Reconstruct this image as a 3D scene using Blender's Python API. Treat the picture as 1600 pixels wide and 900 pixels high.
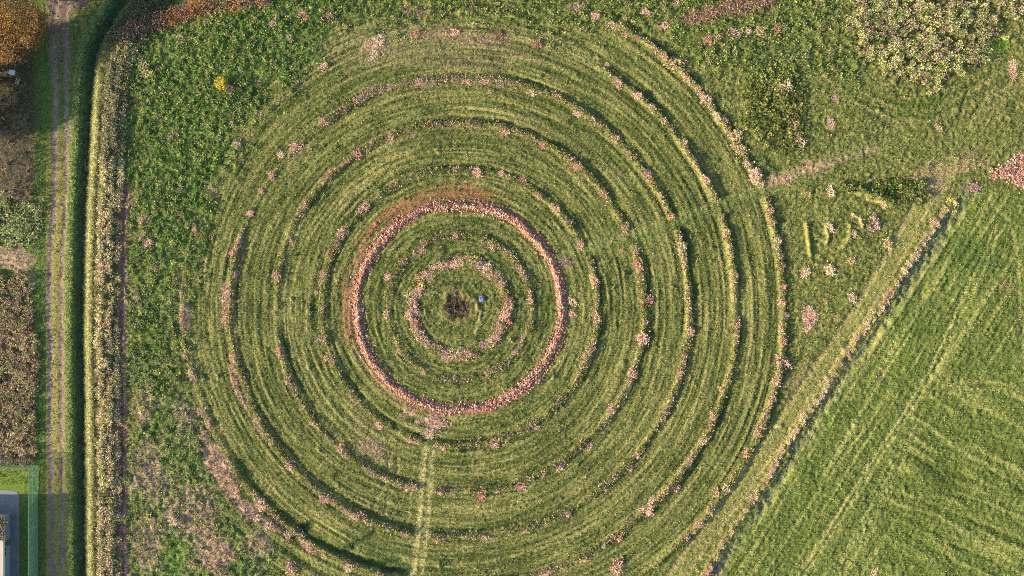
import bpy, math, random
import numpy as np
from mathutils import Vector, Matrix

for o in list(bpy.data.objects):
    bpy.data.objects.remove(o, do_unlink=True)
scene = bpy.context.scene
col = scene.collection
PI = math.pi
R = math.radians
S = 0.1125                      # metres per photograph pixel on the ground
H = 120.0                       # camera height


def W(px, py, z=0.0):
    """ground position (metres) of a photograph pixel seen at height z"""
    k = 1.0 - z / H
    return ((px - 800.0) * S * k, (450.0 - py) * S * k, z)


# ------------------------------------------------------------------ camera
cam_d = bpy.data.cameras.new('camera')
cam = bpy.data.objects.new('camera', cam_d)
col.objects.link(cam)
cam.location = (0, 0, H)
cam.rotation_euler = (0, 0, 0)
cam_d.sensor_width = 36
cam_d.lens = 24
cam_d.clip_start = 0.5
cam_d.clip_end = 5000
scene.camera = cam

# ------------------------------------------------------------------ light
SUN_EL = R(17.5)
SUN_DIR = (-0.955, -0.296)      # horizontal direction towards the sun
world = bpy.data.worlds.new('World')
scene.world = world
world.use_nodes = True
nt = world.node_tree
bg = nt.nodes['Background']
sky = nt.nodes.new('ShaderNodeTexSky')
sky.sky_type = 'NISHITA'
sky.sun_disc = False
sky.sun_elevation = SUN_EL
sky.sun_rotation = math.atan2(SUN_DIR[0], SUN_DIR[1])
nt.links.new(sky.outputs[0], bg.inputs[0])
bg.inputs[1].default_value = 0.11
sd = bpy.data.lights.new('sun', 'SUN')
sd.energy = 5.0
sd.angle = R(0.6)
sd.color = (1.0, 0.83, 0.58)
sun = bpy.data.objects.new('sun', sd)
col.objects.link(sun)
ce = math.cos(SUN_EL)
sun.rotation_euler = Vector((-SUN_DIR[0] * ce, -SUN_DIR[1] * ce, -math.sin(SUN_EL))).to_track_quat('-Z', 'Y').to_euler()
vs = scene.view_settings
vs.view_transform = 'Standard'
vs.look = 'None'
vs.gamma = 1.0
vs.exposure = 1.22
vs.use_curve_mapping = False
scene.cycles.use_denoising = False
scene.cycles.pixel_filter_type = 'BLACKMAN_HARRIS'
scene.cycles.filter_width = 1.0
scene.cycles.max_bounces = 5
scene.cycles.diffuse_bounces = 2
scene.cycles.transparent_max_bounces = 8

# ------------------------------------------------------------------ numeric helpers
rng = np.random.default_rng(7)
_T = rng.random((256, 256)).astype(np.float32)


def vnoise(x, y, seed=0, py=None):
    x = np.asarray(x, np.float32) + seed * 17.31
    y = np.asarray(y, np.float32)
    xi = np.floor(x); yi = np.floor(y)
    fx = x - xi; fy = y - yi
    fx = fx * fx * (3 - 2 * fx); fy = fy * fy * (3 - 2 * fy)
    xi = xi.astype(np.int64); yi = yi.astype(np.int64)
    y1 = yi + 1
    if py:
        yi = yi % py; y1 = y1 % py
    off = seed * 37
    a = _T[xi & 255, (yi + off) & 255]; b = _T[(xi + 1) & 255, (yi + off) & 255]
    c = _T[xi & 255, (y1 + off) & 255]; d = _T[(xi + 1) & 255, (y1 + off) & 255]
    return (a + (b - a) * fx) + ((c + (d - c) * fx) - (a + (b - a) * fx)) * fy


def fbm(x, y, seed=0, oct=3):
    s = 0; a = 0.5; t = 0
    for k in range(oct):
        s = s + a * vnoise(x * 2 ** k + 5.2 * k, y * 2 ** k + 3.7 * k, seed + k); t += a; a *= 0.55
    return s / t


def sstep(e0, e1, v):
    t = np.clip((v - e0) / (e1 - e0), 0, 1)
    return t * t * (3 - 2 * t)


def seg_dist(X, Y, pts):
    best = np.full(X.shape, 1e9, np.float32)
    for (x0, y0), (x1, y1) in zip(pts[:-1], pts[1:]):
        dx, dy = x1 - x0, y1 - y0
        t = np.clip(((X - x0) * dx + (Y - y0) * dy) / (dx * dx + dy * dy + 1e-9), 0, 1)
        best = np.minimum(best, np.hypot(X - x0 - t * dx, Y - y0 - t * dy))
    return best


def in_poly(X, Y, poly):
    ins = np.zeros(X.shape, bool)
    n = len(poly)
    for i in range(n):
        x0, y0 = poly[i]; x1, y1 = poly[(i + 1) % n]
        if y0 == y1: continue
        c = ((y0 > Y) != (y1 > Y)) & (X < (x1 - x0) * (Y - y0) / (y1 - y0) + x0)
        ins ^= c
    return ins


# ------------------------------------------------------------------ the height and colour map of the ground
G = 0.2 / S                                                      # grid step in photograph pixels
gx_in = np.arange(-50, 1651, G); gy_in = np.arange(-50, 951, G)
ext = np.cumsum(G * 1.32 ** np.arange(1, 31))
gx = np.concatenate([gx_in[0] - ext[::-1], gx_in, gx_in[-1] + ext])
gy = np.concatenate([gy_in[0] - ext[::-1], gy_in, gy_in[-1] + ext])
NX, NY = len(gx), len(gy)
PX, PY = np.meshgrid(gx.astype(np.float32), gy.astype(np.float32))   # [row, col]
XM = (PX - 800) * S; YM = (450 - PY) * S
CX, CY = 718.0, 480.0
WX = (vnoise(XM * .25, YM * .25, 31) - .5) * 14                  # soft warp of every border, in pixels
WY = (vnoise(XM * .25, YM * .25, 32) - .5) * 14
FX = (vnoise(XM * 1.3, YM * 1.3, 33) - .5) * 5
FY = (vnoise(XM * 1.3, YM * 1.3, 34) - .5) * 5
RR = np.hypot(PX - CX, PY - CY)
TH = np.arctan2(CY - PY, PX - CX)
RW = RR + (vnoise(TH / (2 * PI) * 24, RR * 0 + 2.5, 41) - .5) * 6 * (RR / 300)
n_fine = vnoise(XM * 2.9, YM * 2.9, 1)
n_clump = vnoise(XM * 1.7, YM * 1.7, 2)
n_mid = fbm(XM * .45, YM * .45, 3)
n_big = fbm(XM * .09, YM * .09, 5)
n_white = rng.random(PX.shape).astype(np.float32)

Hh = (n_big - .5) * 0.5
Hh += (n_fine - .5) * 0.15 + (n_clump - .5) * 0.12 + (n_white - .5) * 0.06

c3 = lambda *v: np.array(v, np.float32)
G_MOWN = c3(.140, .162, .046); G_DARK = c3(.062, .095, .022); STRAW = c3(.40, .36, .15)
PINK = c3(.52, .335, .26); GREYPINK = c3(.40, .285, .225); SOIL = c3(.38, .185, .14); RUT = c3(.25, .185, .165)
G_CROP = c3(.075, .15, .034); G_LUSH = c3(.11, .20, .03); OCHRE = c3(.26, .24, .09)
C = np.empty(PX.shape + (3,), np.float32)
C[:] = G_MOWN


def mix(mask, c):
    global C
    C += (np.asarray(c, np.float32) - C) * np.clip(mask, 0, 1)[..., None]


# green / straw flecks everywhere
mix(sstep(.45, .75, n_big * .5 + n_mid * .5) * .5, G_DARK)
mix(sstep(.55, .85, n_fine * .5 + n_clump * .25 + n_white * .25) * .4, STRAW)


def stroke(pts, hw, dh=0.0, c=None, a=1.0, soft=1.5, rough=1.0, seed=50, warp=1.0):
    global Hh
    pts = [(float(x), float(y)) for x, y in pts]
    m = hw * 3 + 12
    x0 = min(p[0] for p in pts) - m; x1 = max(p[0] for p in pts) + m
    y0 = min(p[1] for p in pts) - m; y1 = max(p[1] for p in pts) + m
    i0, i1 = np.searchsorted(gx, [x0, x1]); j0, j1 = np.searchsorted(gy, [y0, y1])
    sl = (slice(j0, j1), slice(i0, i1))
    X = PX[sl] + FX[sl] * rough * warp; Y = PY[sl] + FY[sl] * rough * warp
    d = seg_dist(X, Y, pts)
    if dh:
        Hh[sl] += dh * np.exp(-(d / hw) ** 2) * (1 - .5 * rough + rough * n_mid[sl])
    if c is not None:
        w = (1 - sstep(hw * (1 - .35 * soft), hw * (1 + .5 * soft), d)) * a
        w = w * np.clip(1 - rough * .6 + rough * 1.2 * n_clump[sl], 0, 1) * np.clip(1 - rough * .9 + rough * 1.9 * n_mid[sl], 0, 1)
        C[sl] += (np.asarray(c, np.float32) - C[sl]) * np.clip(w, 0, 1)[..., None]


DRY = np.zeros(PX.shape, np.float32)


def patch(cx, cy, rx, ry, c, a=.8, ang=0.0, dh=0.0, thr=.5, seed=0):
    global Hh
    m = max(rx, ry) * 1.6
    i0, i1 = np.searchsorted(gx, [cx - m, cx + m]); j0, j1 = np.searchsorted(gy, [cy - m, cy + m])
    sl = (slice(j0, j1), slice(i0, i1))
    X = PX[sl] - cx + WX[sl] * .5; Y = PY[sl] - cy + WY[sl] * .5
    ca, sa = math.cos(R(ang)), math.sin(R(ang))
    u = (X * ca - Y * sa) / rx; v = (X * sa + Y * ca) / ry
    f = np.clip(1.25 - np.hypot(u, v), 0, 1)
    w = sstep(thr * .6, thr * 1.3, f * .75 + n_clump[sl] * .3 + n_mid[sl] * .25 - .2) * (f > 0) * np.minimum(1, f * 3)
    C[sl] += (np.asarray(c, np.float32) - C[sl]) * np.clip(w * a, 0, 1)[..., None]
    if c[0] > .2 and c[0] > c[1] * 1.2: DRY[sl] = np.maximum(DRY[sl], w * a)
    if dh: Hh[sl] += dh * f


# --- zones
def blur(a, k):
    for ax in (0, 1):
        c_ = np.cumsum(np.concatenate([np.repeat(np.take(a, [0], ax), k + 1, ax), a, np.repeat(np.take(a, [-1], ax), k, ax)], ax), ax)
        n_ = a.shape[ax]
        a = (np.take(c_, np.arange(2 * k + 1, 2 * k + 1 + n_), ax) - np.take(c_, np.arange(0, n_), ax)) / (2 * k + 1)
    return a


def zone(poly, soft=1.0, fade=0):
    m = in_poly(PX + WX * soft + FX, PY + WY * soft + FY, poly).astype(np.float32)
    if fade:
        m = blur(blur(m, fade), fade)
        m = sstep(.25, .8, m * .9 + (n_mid - .5) * .9 + (n_clump - .5) * .3)
    return m


P_CROP = [(196, 62), (235, 48), (300, 30), (400, 8), (430, -60), (560, -60), (540, 20), (500, 75), (450, 130), (400, 170), (372, 230), (340, 300), (300, 400),
          (285, 480), (282, 560), (300, 640), (330, 720), (370, 800), (430, 870), (450, 960), (200, 960), (200, 300), (196, 200)]
P_CROP2 = [(500, -60), (1340, -60), (1330, 40), (1350, 110), (1300, 160), (1262, 120), (1160, 118), (1110, 120), (1060, 70), (990, 45), (900, 60), (820, 50), (700, 35), (560, 60), (500, 80)]
P_BLOCK = [(1150, 128), (1200, 108), (1256, 118), (1258, 225), (1240, 238), (1195, 238), (1165, 190)]
P_THICK = [(1318, -60), (1330, 40), (1352, 95), (1385, 135), (1420, 148), (1450, 142), (1500, 112), (1530, 88), (1550, 50), (1580, 25), (1600, 5), (1640, -60)]
P_SCRUB = [(-60, 425), (20, 425), (46, 432), (56, 470), (58, 560), (58, 700), (54, 722), (-60, 726)]
P_NETTLE = [(-60, 318), (30, 310), (66, 318), (66, 350), (48, 384), (-60, 384)]
P_TRIRIDGE = [(1300, 288), (1440, 282), (1450, 300), (1440, 318), (1390, 318), (1330, 300)]
Z_CROPA = zone(P_CROP, 1, 26); Z_CROPB = zone(P_CROP2, 1, 16) * .7
Z_CROP = np.maximum(Z_CROPA, Z_CROPB)
Z_BLOCK = zone(P_BLOCK, .8, 5); Z_THICK = zone(P_THICK, 1.0, 7); Z_SCRUB = zone(P_SCRUB, .8, 2); Z_NETTLE = zone(P_NETTLE, .4)
Z_TRI = zone(P_TRIRIDGE, .3)
top_dry = np.clip(1 - np.hypot((PX - 690) / 260, (PY - 75) / 55), 0, 1)
mix(Z_CROPB * .6, c3(.10, .145, .04))
mix(Z_CROPA * .8, G_CROP)
mix(Z_CROPA * sstep(330, 620, PY) * sstep(.4, .65, n_mid) * .55, c3(.22, .21, .12))
Hh += Z_CROP * ((n_clump - .5) * .22 + .05)
mix(sstep(.1, .5, top_dry) * (.35 + .4 * n_mid), c3(.26, .22, .13))
Hh += Z_THICK * (.25 + (n_clump - .5) * .3); mix(Z_THICK * .85, c3(.07, .075, .035))
Hh += Z_BLOCK * .12; mix(Z_BLOCK * .7, c3(.07, .09, .025))
Hh += Z_SCRUB * (.2 + (n_clump - .5) * .3); mix(Z_SCRUB * .85, c3(.14, .10, .06))
mix(Z_NETTLE * .8, c3(.08, .14, .05))

# --- rings
RINGS = {1: 76, 2: 113, 3: 160, 4: 215, 5: 288, 6: 359, 7: 432, 8: 505}
PATH_R = [(868, 410), (930, 387), (1000, 366), (1060, 345), (1130, 321), (1185, 300), (1250, 272), (1370, 232)]
PATH_B = [(677, 640), (669, 700), (661, 790), (650, 905)]
dR = seg_dist(PX + FX, PY + FY, PATH_R); dB = seg_dist(PX + FX, PY + FY, PATH_B)
cut = sstep(7, 15, dR) * sstep(9, 15, dB)
DIAG = [(1478, 262), (1448, 310), (1418, 365), (1385, 420), (1342, 495), (1300, 555), (1262, 607), (1212, 685), (1160, 760), (1105, 835), (1050, 910), (1030, 940)]
dD = seg_dist(PX + FX * .6, PY + FY * .6, DIAG)
east = dD > 22
right_of = PX > np.interp(PY, [262, 495, 607, 760, 910], [1478, 1342, 1262, 1160, 1050])
in_rings = (RR < 512) & ~((PX > 700) & right_of) & (PX > 250)
ringzone = sstep(470, 380, RR) * 1.0
# circular mowing lines
ml = vnoise(RR * S * 1.7, TH / (2 * PI) * 26 + 26, 60, py=26) - .5
ml2 = vnoise(RR * S * .8, TH / (2 * PI) * 14 + 14, 61, py=14) - .5
mow = in_rings * np.where(PX < 330, .3, 1.0) * (1 - Z_CROP * .8)
ml3 = vnoise(RR * S * 3.4, TH / (2 * PI) * 16 + 16, 65, py=16) - .5
Hh -= mow * ((n_fine - .5) * .06 + (n_clump - .5) * .08)
mpow = .35 + 1.1 * vnoise(XM * .08, YM * .08, 66)
Hh += mow * (ml * .10 + ml2 * .08 + ml3 * .11 * mpow)
mix(mow * sstep(.08, .42, ml3) * .55 * mpow, STRAW)
mix(mow * sstep(.08, .42, -ml3) * .5 * mpow, G_DARK * .9)
mix(mow * sstep(.05, .4, ml) * .32, STRAW * .85)
mix(mow * sstep(.05, .4, -ml2) * .65, G_DARK)
mix(sstep(70, 20, RR) * .65, c3(.055, .085, .025))
mix(sstep(155, 140, RR) * sstep(60, 80, RR) * .45, c3(.07, .105, .028))
ring_amp = {1: .12, 2: .16, 4: .24, 5: .26, 6: .30, 7: .42, 8: .42}
TP = TH / (2 * PI)
RIDGE = np.zeros(PX.shape, np.float32)
for k, amp in ring_amp.items():
    d = RW - RINGS[k]
    nn = vnoise(TP * 60 + 60, TP * 0 + k * 3.3, 70 + k) * .6 + n_mid * .5
    amp_a = amp * np.clip(nn * 1.5, .2, 1.4)
    vis = cut * 1.0
    if k == 8:
        vis = vis * sstep(-1.0, -.9, TH) * sstep(1.15, 1.05, TH)
    if k == 7:
        vis = vis * np.where((TH > 1.05) & (TH < 2.9), .15, 1.0) * np.where((np.abs(TH) > 2.55), .4, 1.0)
    if k == 6:
        vis = vis * np.where((TH > 2.2) & (TH < 2.75), .3, 1.0)
    vis = vis * ~((PX > 900) & right_of & (dD < 400))
    RIDGE = np.maximum(RIDGE, vis * np.exp(-(d / 5.0) ** 2))
    Hh += amp_a * np.exp(-(d / 3.6) ** 2) * vis
    # mown furrow on both sides of the ridge
    Hh -= .06 * vis * (np.exp(-((d - 9) / 4.0) ** 2) + np.exp(-((d + 9) / 4.0) ** 2)) * (k > 3)
    mix(np.exp(-((d + 2.5) / 2.6) ** 2) * vis * np.clip(nn * 1.3 - .45, 0, .7), STRAW * .85)
    mix(np.exp(-((d - 8) / 5) ** 2) * vis * .45 * (k > 2), G_DARK)  # ridge shadow painted dark into the furrows on both sides
    mix(np.exp(-((d + 9) / 4) ** 2) * vis * .35 * (k > 2), G_DARK)
# clumpy sward, drawn out along the mowing direction
al = (PX * -.535 + PY * .845) * S
t_ring = vnoise(RR * S * 3.6, TP * 70 + 70, 62, py=70)
t_fld = vnoise((PX * .845 + PY * .535) * S * 3.3, al * .3, 63)
t_iso = vnoise(XM * 3.0, YM * 3.0, 64)
TEX = np.where(in_rings & (RR > 60), t_ring, np.where(right_of & (PX > 1130) & (PY > 300), t_fld * .75 + t_iso * .25, t_iso))
TEX = np.clip(.5 + (TEX - .5) * 1.25 + (n_white - .5) * .25, 0, 1)
Hh += (TEX - .5) * .08 * (1 - Z_CROP * .5)
mix(sstep(.50, .95, TEX) * .5 * (1 - Z_CROP * .7), c3(.30, .30, .12))
mix(sstep(.45, .05, TEX) * .5, c3(.045, .068, .024))
# red earth ring
d3 = RW - RINGS[3] + (n_mid - .5) * 7 + (vnoise(TP * 40 + 40, TP * 0 + 1.5, 77) - .5) * 4
v3 = sstep(3, 12, seg_dist(PX, PY, [(672, 600), (678, 660)]) + 6)
Hh += .30 * np.exp(-(d3 / 5.0) ** 2) * (.6 + .8 * n_mid)
mix((1 - sstep(5.5, 11, np.abs(d3 - 1) + FX * 1.4)) * .95, SOIL * .85)
aa = np.degrees(TH) % 360
band = sstep(55, 85, aa) * (1 - sstep(192, 202, aa)) * (1 - sstep(20, 28, np.abs(d3 - 15) * 1.45))
mix(band * np.clip(.2 + 1.0 * ml + 1.2 * ml3 + .8 * n_mid, 0, .9), c3(.29, .145, .08))
band2 = sstep(130, 150, aa) * (1 - sstep(240, 250, aa)) * (1 - sstep(8, 14, np.abs(d3 - 10)))
mix(band2 * .35, c3(.28, .2, .12))
Hh += band * ml * .06
# hollow in the centre
dh0 = np.hypot(PX - 717, PY - 479) + FX * 2.2 + WX * .6
Hh += -.55 * np.exp(-(dh0 / 16) ** 2) + .2 * np.exp(-((dh0 - 24) / 5) ** 2)
mix((1 - sstep(14, 24, dh0)) * .9, c3(.11, .075, .05))
mix(np.exp(-((dh0 - 25) / 4) ** 2) * .55, c3(.25, .21, .09))
stroke([(744, 478), (752, 490), (750, 505), (742, 518)], 2.5, .15, STRAW, .7)

# --- dry patches (straw left lying)
for a in [(350, 745, 22, 70, PINK, .95, 25), (385, 795, 14, 30, PINK, .9, 35), (325, 690, 8, 34, PINK, .8, 20), (355, 485, 11, 36, PINK * .95, .95, 0), (352, 455, 9, 20, PINK, .8, 0), (375, 620, 7, 34, PINK, .7, 20), (400, 665, 6, 26, PINK * .9, .6, 30), (430, 820, 12, 34, PINK, .8, 55), (480, 855, 8, 30, PINK, .7, 50), (375, 375, 8, 20, PINK * .9, .6, -15), (290, 492, 12, 28, GREYPINK * 1.1, .85, 0),
          (366, 575, 7, 32, PINK, .85, 10), (300, 588, 9, 24, GREYPINK, .7, 10), (240, 740, 46, 66, GREYPINK, .65, 10), (300, 800, 54, 60, GREYPINK, .65, 20), (230, 850, 30, 50, GREYPINK, .6, 0), (330, 850, 30, 40, GREYPINK, .6, 0), (400, 850, 40, 30, GREYPINK, .5, 30), (340, 870, 38, 34, PINK * .85, .85, 10),
          (225, 640, 22, 40, GREYPINK, .6, 0), (290, 650, 20, 40, GREYPINK, .5, 20), (272, 870, 18, 28, G_LUSH, .7, 0), (262, 730, 10, 26, G_LUSH, .7, 10), (240, 520, 22, 50, G_LUSH * .9, .5, 0), (300, 380, 24, 30, G_LUSH * .8, .4, 0),
          (675, 660, 18, 22, PINK, .9, 0), (640, 645, 20, 10, PINK * .9, .6, 20), (580, 700, 40, 22, c3(.30, .24, .15), .75, -30), (560, 655, 30, 22, c3(.26, .23, .12), .5, -40),
          (1268, 497, 17, 20, PINK * .95, .95, 0), (1299, 193, 8, 11, PINK, .9, 0), (1303, 155, 7, 6, PINK, .6, 0), (1583, 107, 8, 14, PINK, .9, 0), (1572, 446, 11, 9, PINK * .9, .8, 0),
          (1490, 250, 50, 16, c3(.33, .25, .15), .65, 10), (1560, 75, 24, 12, G_LUSH * 1.1, .9, 20),
          (885, 410, 18, 12, GREYPINK, .8, 20), (960, 380, 30, 7, c3(.25, .19, .15), .5, 20), (585, 72, 30, 16, PINK * .85, .7, 0), (690, 55, 50, 12, PINK * .7, .5, 0), (760, 60, 55, 12, PINK * .7, .5, 0),
          (590, 140, 40, 10, GREYPINK * .9, .6, 10), (660, 130, 40, 8, GREYPINK * .9, .6, 0), (740, 125, 45, 8, GREYPINK, .6, 0), (655, 15, 30, 12, PINK * .7, .5, 0),
          (1240, 600, 22, 20, c3(.24, .2, .1), .5, 50), (900, 12, 22, 7, PINK * .85, .7, 0), (225, 340, 14, 9, GREYPINK, .6, 0), (220, 370, 12, 10, GREYPINK, .6, 0),
          (1145, 14, 62, 8, PINK * .75, .85, 14), (370, 228, 10, 7, GREYPINK * .8, .7, 0), (270, 210, 12, 9, GREYPINK * .7, .6, 0), (215, 465, 10, 22, GREYPINK * .9, .5, 0), (330, 300, 10, 12, GREYPINK * .9, .4, 0)]:
    patch(*a)

# --- paths
mix((1 - sstep(3, 17, dR + (n_mid - .5) * 14)) * .7 * (.45 + n_clump), c3(.165, .21, .065))
stroke([(1208, 286), (1250, 271), (1292, 257)], 8, 0, PINK * .9, .85, soft=2.4, rough=1.1, warp=2.2)
stroke([(1292, 257), (1340, 241), (1372, 231)], 5, 0, GREYPINK * .8, .7, soft=2.4, rough=1.2, warp=2.2)
patch(1225, 280, 16, 9, PINK, .8, 20)
for q in range(4):
    stroke([(1300 - q * 6, 92 + q * 8), (1345 - q * 3, 136 + q * 9), (1400, 163 + q * 9), (1450, 164 + q * 9), (1510, 136 + q * 11), (1575, 92 + q * 14)], 2.2, -.07, c3(.30, .28, .12) if q % 2 else G_DARK, .6, rough=.8)
for q in range(3):
    stroke([(1478 + q * 14, 250), (1530 + q * 12, 170), (1600 + q * 10, 110)], 2.2, -.07, c3(.28, .26, .11), .6, rough=1.0)
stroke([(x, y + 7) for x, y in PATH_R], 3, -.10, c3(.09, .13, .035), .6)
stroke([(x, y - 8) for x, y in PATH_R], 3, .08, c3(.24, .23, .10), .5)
stroke([(p[0] - 5, p[1]) for p in PATH_B[1:]], 3.8, -.05, c3(.43, .40, .18), 1, rough=.6)
stroke([(p[0] + 8, p[1]) for p in PATH_B[1:]], 3.4, -.05, c3(.38, .36, .17), .9, rough=.7)
stroke([(610, 712), (600, 755), (584, 790)], 2.4, -.15, c3(.3, .27, .13), .8)
stroke([(622, 715), (616, 750), (605, 780), (600, 810)], 2.4, -.12, c3(.3, .27, .13), .6)
stroke([(641, 770), (640, 812)], 1.5, 0, STRAW, .7)
mix((1 - sstep(11, 17, dD)) * .9, c3(.25, .255, .085))
Hh -= (1 - sstep(11, 16, dD)) * ((n_fine - .5) * .09 + (n_clump - .5) * .08)
TEX = np.where(dD < 20, .5, TEX)
Hh -= .10 * (1 - sstep(14, 20, dD))
Hh += (1 - sstep(14, 20, dD)) * (vnoise(dD * S * 3.2, PY * .03, 91) - .5) * .09
for off in (-9, 9):
    stroke([(x + off, y + off * .6) for x, y in DIAG], 3, -.05, c3(.40, .34, .17), .6, rough=.6)
patch(1455, 285, 40, 34, c3(.36, .29, .15), .75, -30); patch(1500, 262, 60, 14, c3(.36, .28, .16), .6, 12); patch(1250, 590, 22, 40, c3(.27, .235, .11), .5, -35)
# bank and shallow ditch to the right of it
BANK = [(1486, 318), (1456, 362), (1428, 404), (1400, 446), (1372, 487), (1350, 519), (1325, 552), (1300, 588), (1272, 634), (1238, 684), (1204, 742), (1172, 790), (1140, 836), (1112, 878), (1090, 915)]
DITCH = [(x + 15 - 2 * i / 15, y + 10) for i, (x, y) in enumerate(BANK)]
stroke([(x - 2, y) for x, y in BANK], 5, .30, c3(.23, .20, .08), .6, warp=2.0)
stroke(DITCH, 6, -.27, c3(.25, .215, .19), .8, rough=1.2, warp=2.2)
stroke([(1514, 296), (1494, 322), (1474, 350), (1445, 392), (1415, 440)], 10, -.10, c3(.22, .185, .17), .6)
stroke([(x + 24, y + 15) for x, y in BANK[1:8]], 2.5, .12, c3(.36, .28, .19), .6, rough=.8)
# --- lower right field: wheel tracks and swaths
rf = (right_of & (PX > 1130) & (PY > 300) & (dD > 34)).astype(np.float32)
u = (PX * .845 + PY * .535) * S
sw = (vnoise(u * 1.3, (PX * -.535 + PY * .845) * S * .06, 95) + vnoise(u * 2.7, (PX * -.535 + PY * .845) * S * .09, 97)) * .5 - .5
sw *= 1.4
uw = (PX * -.5 + PY * .866) * S
sw2 = vnoise(uw * 1.1 + n_big * 3, (PX * .866 + PY * .5) * S * .10, 96) - .5
east_w = sstep(1330, 1450, PX) * sstep(560, 640, PY)
Hh += rf * (sw * .10 * (1 - east_w) + sw2 * .16 * east_w)
mix(rf * .45, c3(.115, .185, .036))
mix(rf * sstep(.05, .4, sw2 * east_w + sw * (1 - east_w)) * .6, c3(.34, .35, .12))
for a, b in [((1305, 890), (1432, 660)), ((1318, 888), (1440, 664)), ((1285, 740), (1330, 667)), ((1363, 590), (1440, 477)), ((1373, 594), (1448, 482))]:
    m_ = ((a[0] + b[0]) / 2 + 2, (a[1] + b[1]) / 2 - 3)
    stroke([a, m_, b], 2.0, -.09, c3(.32, .33, .13), .6, rough=1.0)
for o_ in (0, 11):
    stroke([(1252 + o_, 890), (1335 + o_, 762), (1415 + o_, 636), (1450 + o_, 580), (1492 + o_, 490), (1530 + o_, 410), (1556 + o_, 352)], 2.3, -.11, c3(.36, .36, .14), .8, rough=.8)
stroke([(1597, 540), (1592, 470), (1590, 400), (1575, 345), (1545, 320)], 3, -.1, c3(.25, .25, .1), .6)
for o_ in (0, 12):
    stroke([(1610, 618 + o_), (1560, 600 + o_), (1510, 598 + o_), (1440, 612 + o_)], 2.5, -.1, c3(.32, .31, .12), .6, rough=1.0)
for a, b in [((1477, 697), (1604, 770)), ((1430, 655), (1470, 690)), ((1400, 700), (1470, 740)), ((1390, 790), (1470, 812)), ((1400, 770), (1604, 850)), ((1470, 845), (1604, 905)), ((1480, 770), (1604, 815)), ((1560, 690), (1604, 712))]:
    stroke([a, ((a[0] + b[0]) / 2, (a[1] + b[1]) / 2 - 4), b], 3, -.09, G_DARK, .5, rough=1.2)
    stroke([(a[0] + 3, a[1] - 5), (b[0], b[1] - 6)], 2, .04, c3(.27, .27, .10), .4, rough=1.2)
patch(1470, 745, 60, 34, G_DARK, .7, -25); patch(1520, 400, 50, 40, c3(.07, .13, .03), .6); patch(1420, 500, 40, 50, c3(.07, .13, .03), .5); patch(1430, 830, 60, 40, c3(.1, .15, .03), .5)
patch(1480, 100 + 130, 90, 40, c3(.15, .18, .055), .5, 10); patch(1440, 165, 60, 18, c3(.085, .13, .03), .7, 8)
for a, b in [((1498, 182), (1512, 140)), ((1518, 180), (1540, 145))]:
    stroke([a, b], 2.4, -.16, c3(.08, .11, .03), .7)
# --- small relief inside the triangle
stroke([(1259, 350), (1262, 375), (1266, 398)], 2.3, .45, c3(.33, .31, .11), .9, rough=.5)
stroke([(1292, 355), (1291, 380)], 2.6, .35, c3(.28, .27, .1), .8)
stroke([(1318, 385), (1326, 372), (1327, 352)], 4, .35, c3(.26, .25, .09), .7)
stroke([(1331, 335), (1342, 341), (1347, 355)], 1.8, .25, c3(.55, .47, .25), .95, rough=.2)
stroke([(1342, 300), (1370, 308), (1392, 320)], 4, .5, c3(.25, .24, .08), .7)
stroke([(1354, 312), (1375, 316)], 1.5, .2, c3(.5, .4, .22), .9, rough=.3)
stroke([(1355, 284), (1367, 278)], 1.3, .12, c3(.55, .5, .28), .9, rough=.2)
Hh += Z_TRI * .2; mix(Z_TRI * .5, c3(.08, .11, .03))
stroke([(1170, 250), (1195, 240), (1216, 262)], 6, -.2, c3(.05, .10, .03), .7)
# --- sunken lush arcs near the lower edge, shadow put into their dark green
for pts in ([(489, 817), (473, 826), (476, 838), (510, 852), (531, 861), (551, 853)], [(551, 853), (586, 834)], [(540, 862), (573, 879), (590, 881), (622, 872)], [(598, 890), (640, 889)], [(420, 800), (440, 822), (462, 838)]):
    stroke(pts, 5, -.32, c3(.035, .075, .028), .85, rough=.5)
patch(590, 860, 30, 18, c3(.06, .11, .025), .6)
# hedge arc top left plus stray lines
stroke([(222, 112), (232, 107), (242, 115)], 3, .3, c3(.16, .14, .06), .6)
for a, b in [((322, 405), (322, 455)), ((880, 882), (940, 860)), ((800, 870), (880, 845)), ((880, 845), (935, 815))]:
    stroke([a, b], 1.8, .04, STRAW, .8)

# --- left edge: verge, track, ditch, bank
LEFT = sstep(205, 190, PX)
mix((PX < 118) * (PX > -60) * (1 - Z_SCRUB) * (1 - Z_NETTLE) * .85, c3(.105, .165, .04))
mix((PX < 116) * (PX > 72) * sstep(150, 330, PY) * .75 * (1 - Z_SCRUB), c3(.33, .29, .08))
Hh = np.where((PX < 118), Hh * .55, Hh)
patch(20, 405, 46, 26, c3(.34, .24, .18), .95, 0); patch(6, 388, 30, 8, c3(.20, .10, .07), .8)
for q in range(3):
    stroke([(-10, 398 + q * 9), (18, 400 + q * 9), (40, 412 + q * 9), (54, 432 + q * 9)], 2.2, .10, c3(.42, .33, .22), .7, rough=.5)
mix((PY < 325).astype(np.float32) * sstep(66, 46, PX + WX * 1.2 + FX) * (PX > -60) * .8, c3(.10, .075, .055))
mix(((PX < 46) & (PY > 732) & (PY < 768)).astype(np.float32) * .7, c3(.15, .23, .03))
RUT_L = [(98, -40), (88, 0), (83, 30), (82, 60), (84, 90), (86, 130), (88, 165), (86, 210), (85, 300), (80, 380), (77, 440), (77, 490), (79, 550), (78, 640), (78, 720), (80, 780), (80, 940)]
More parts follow.
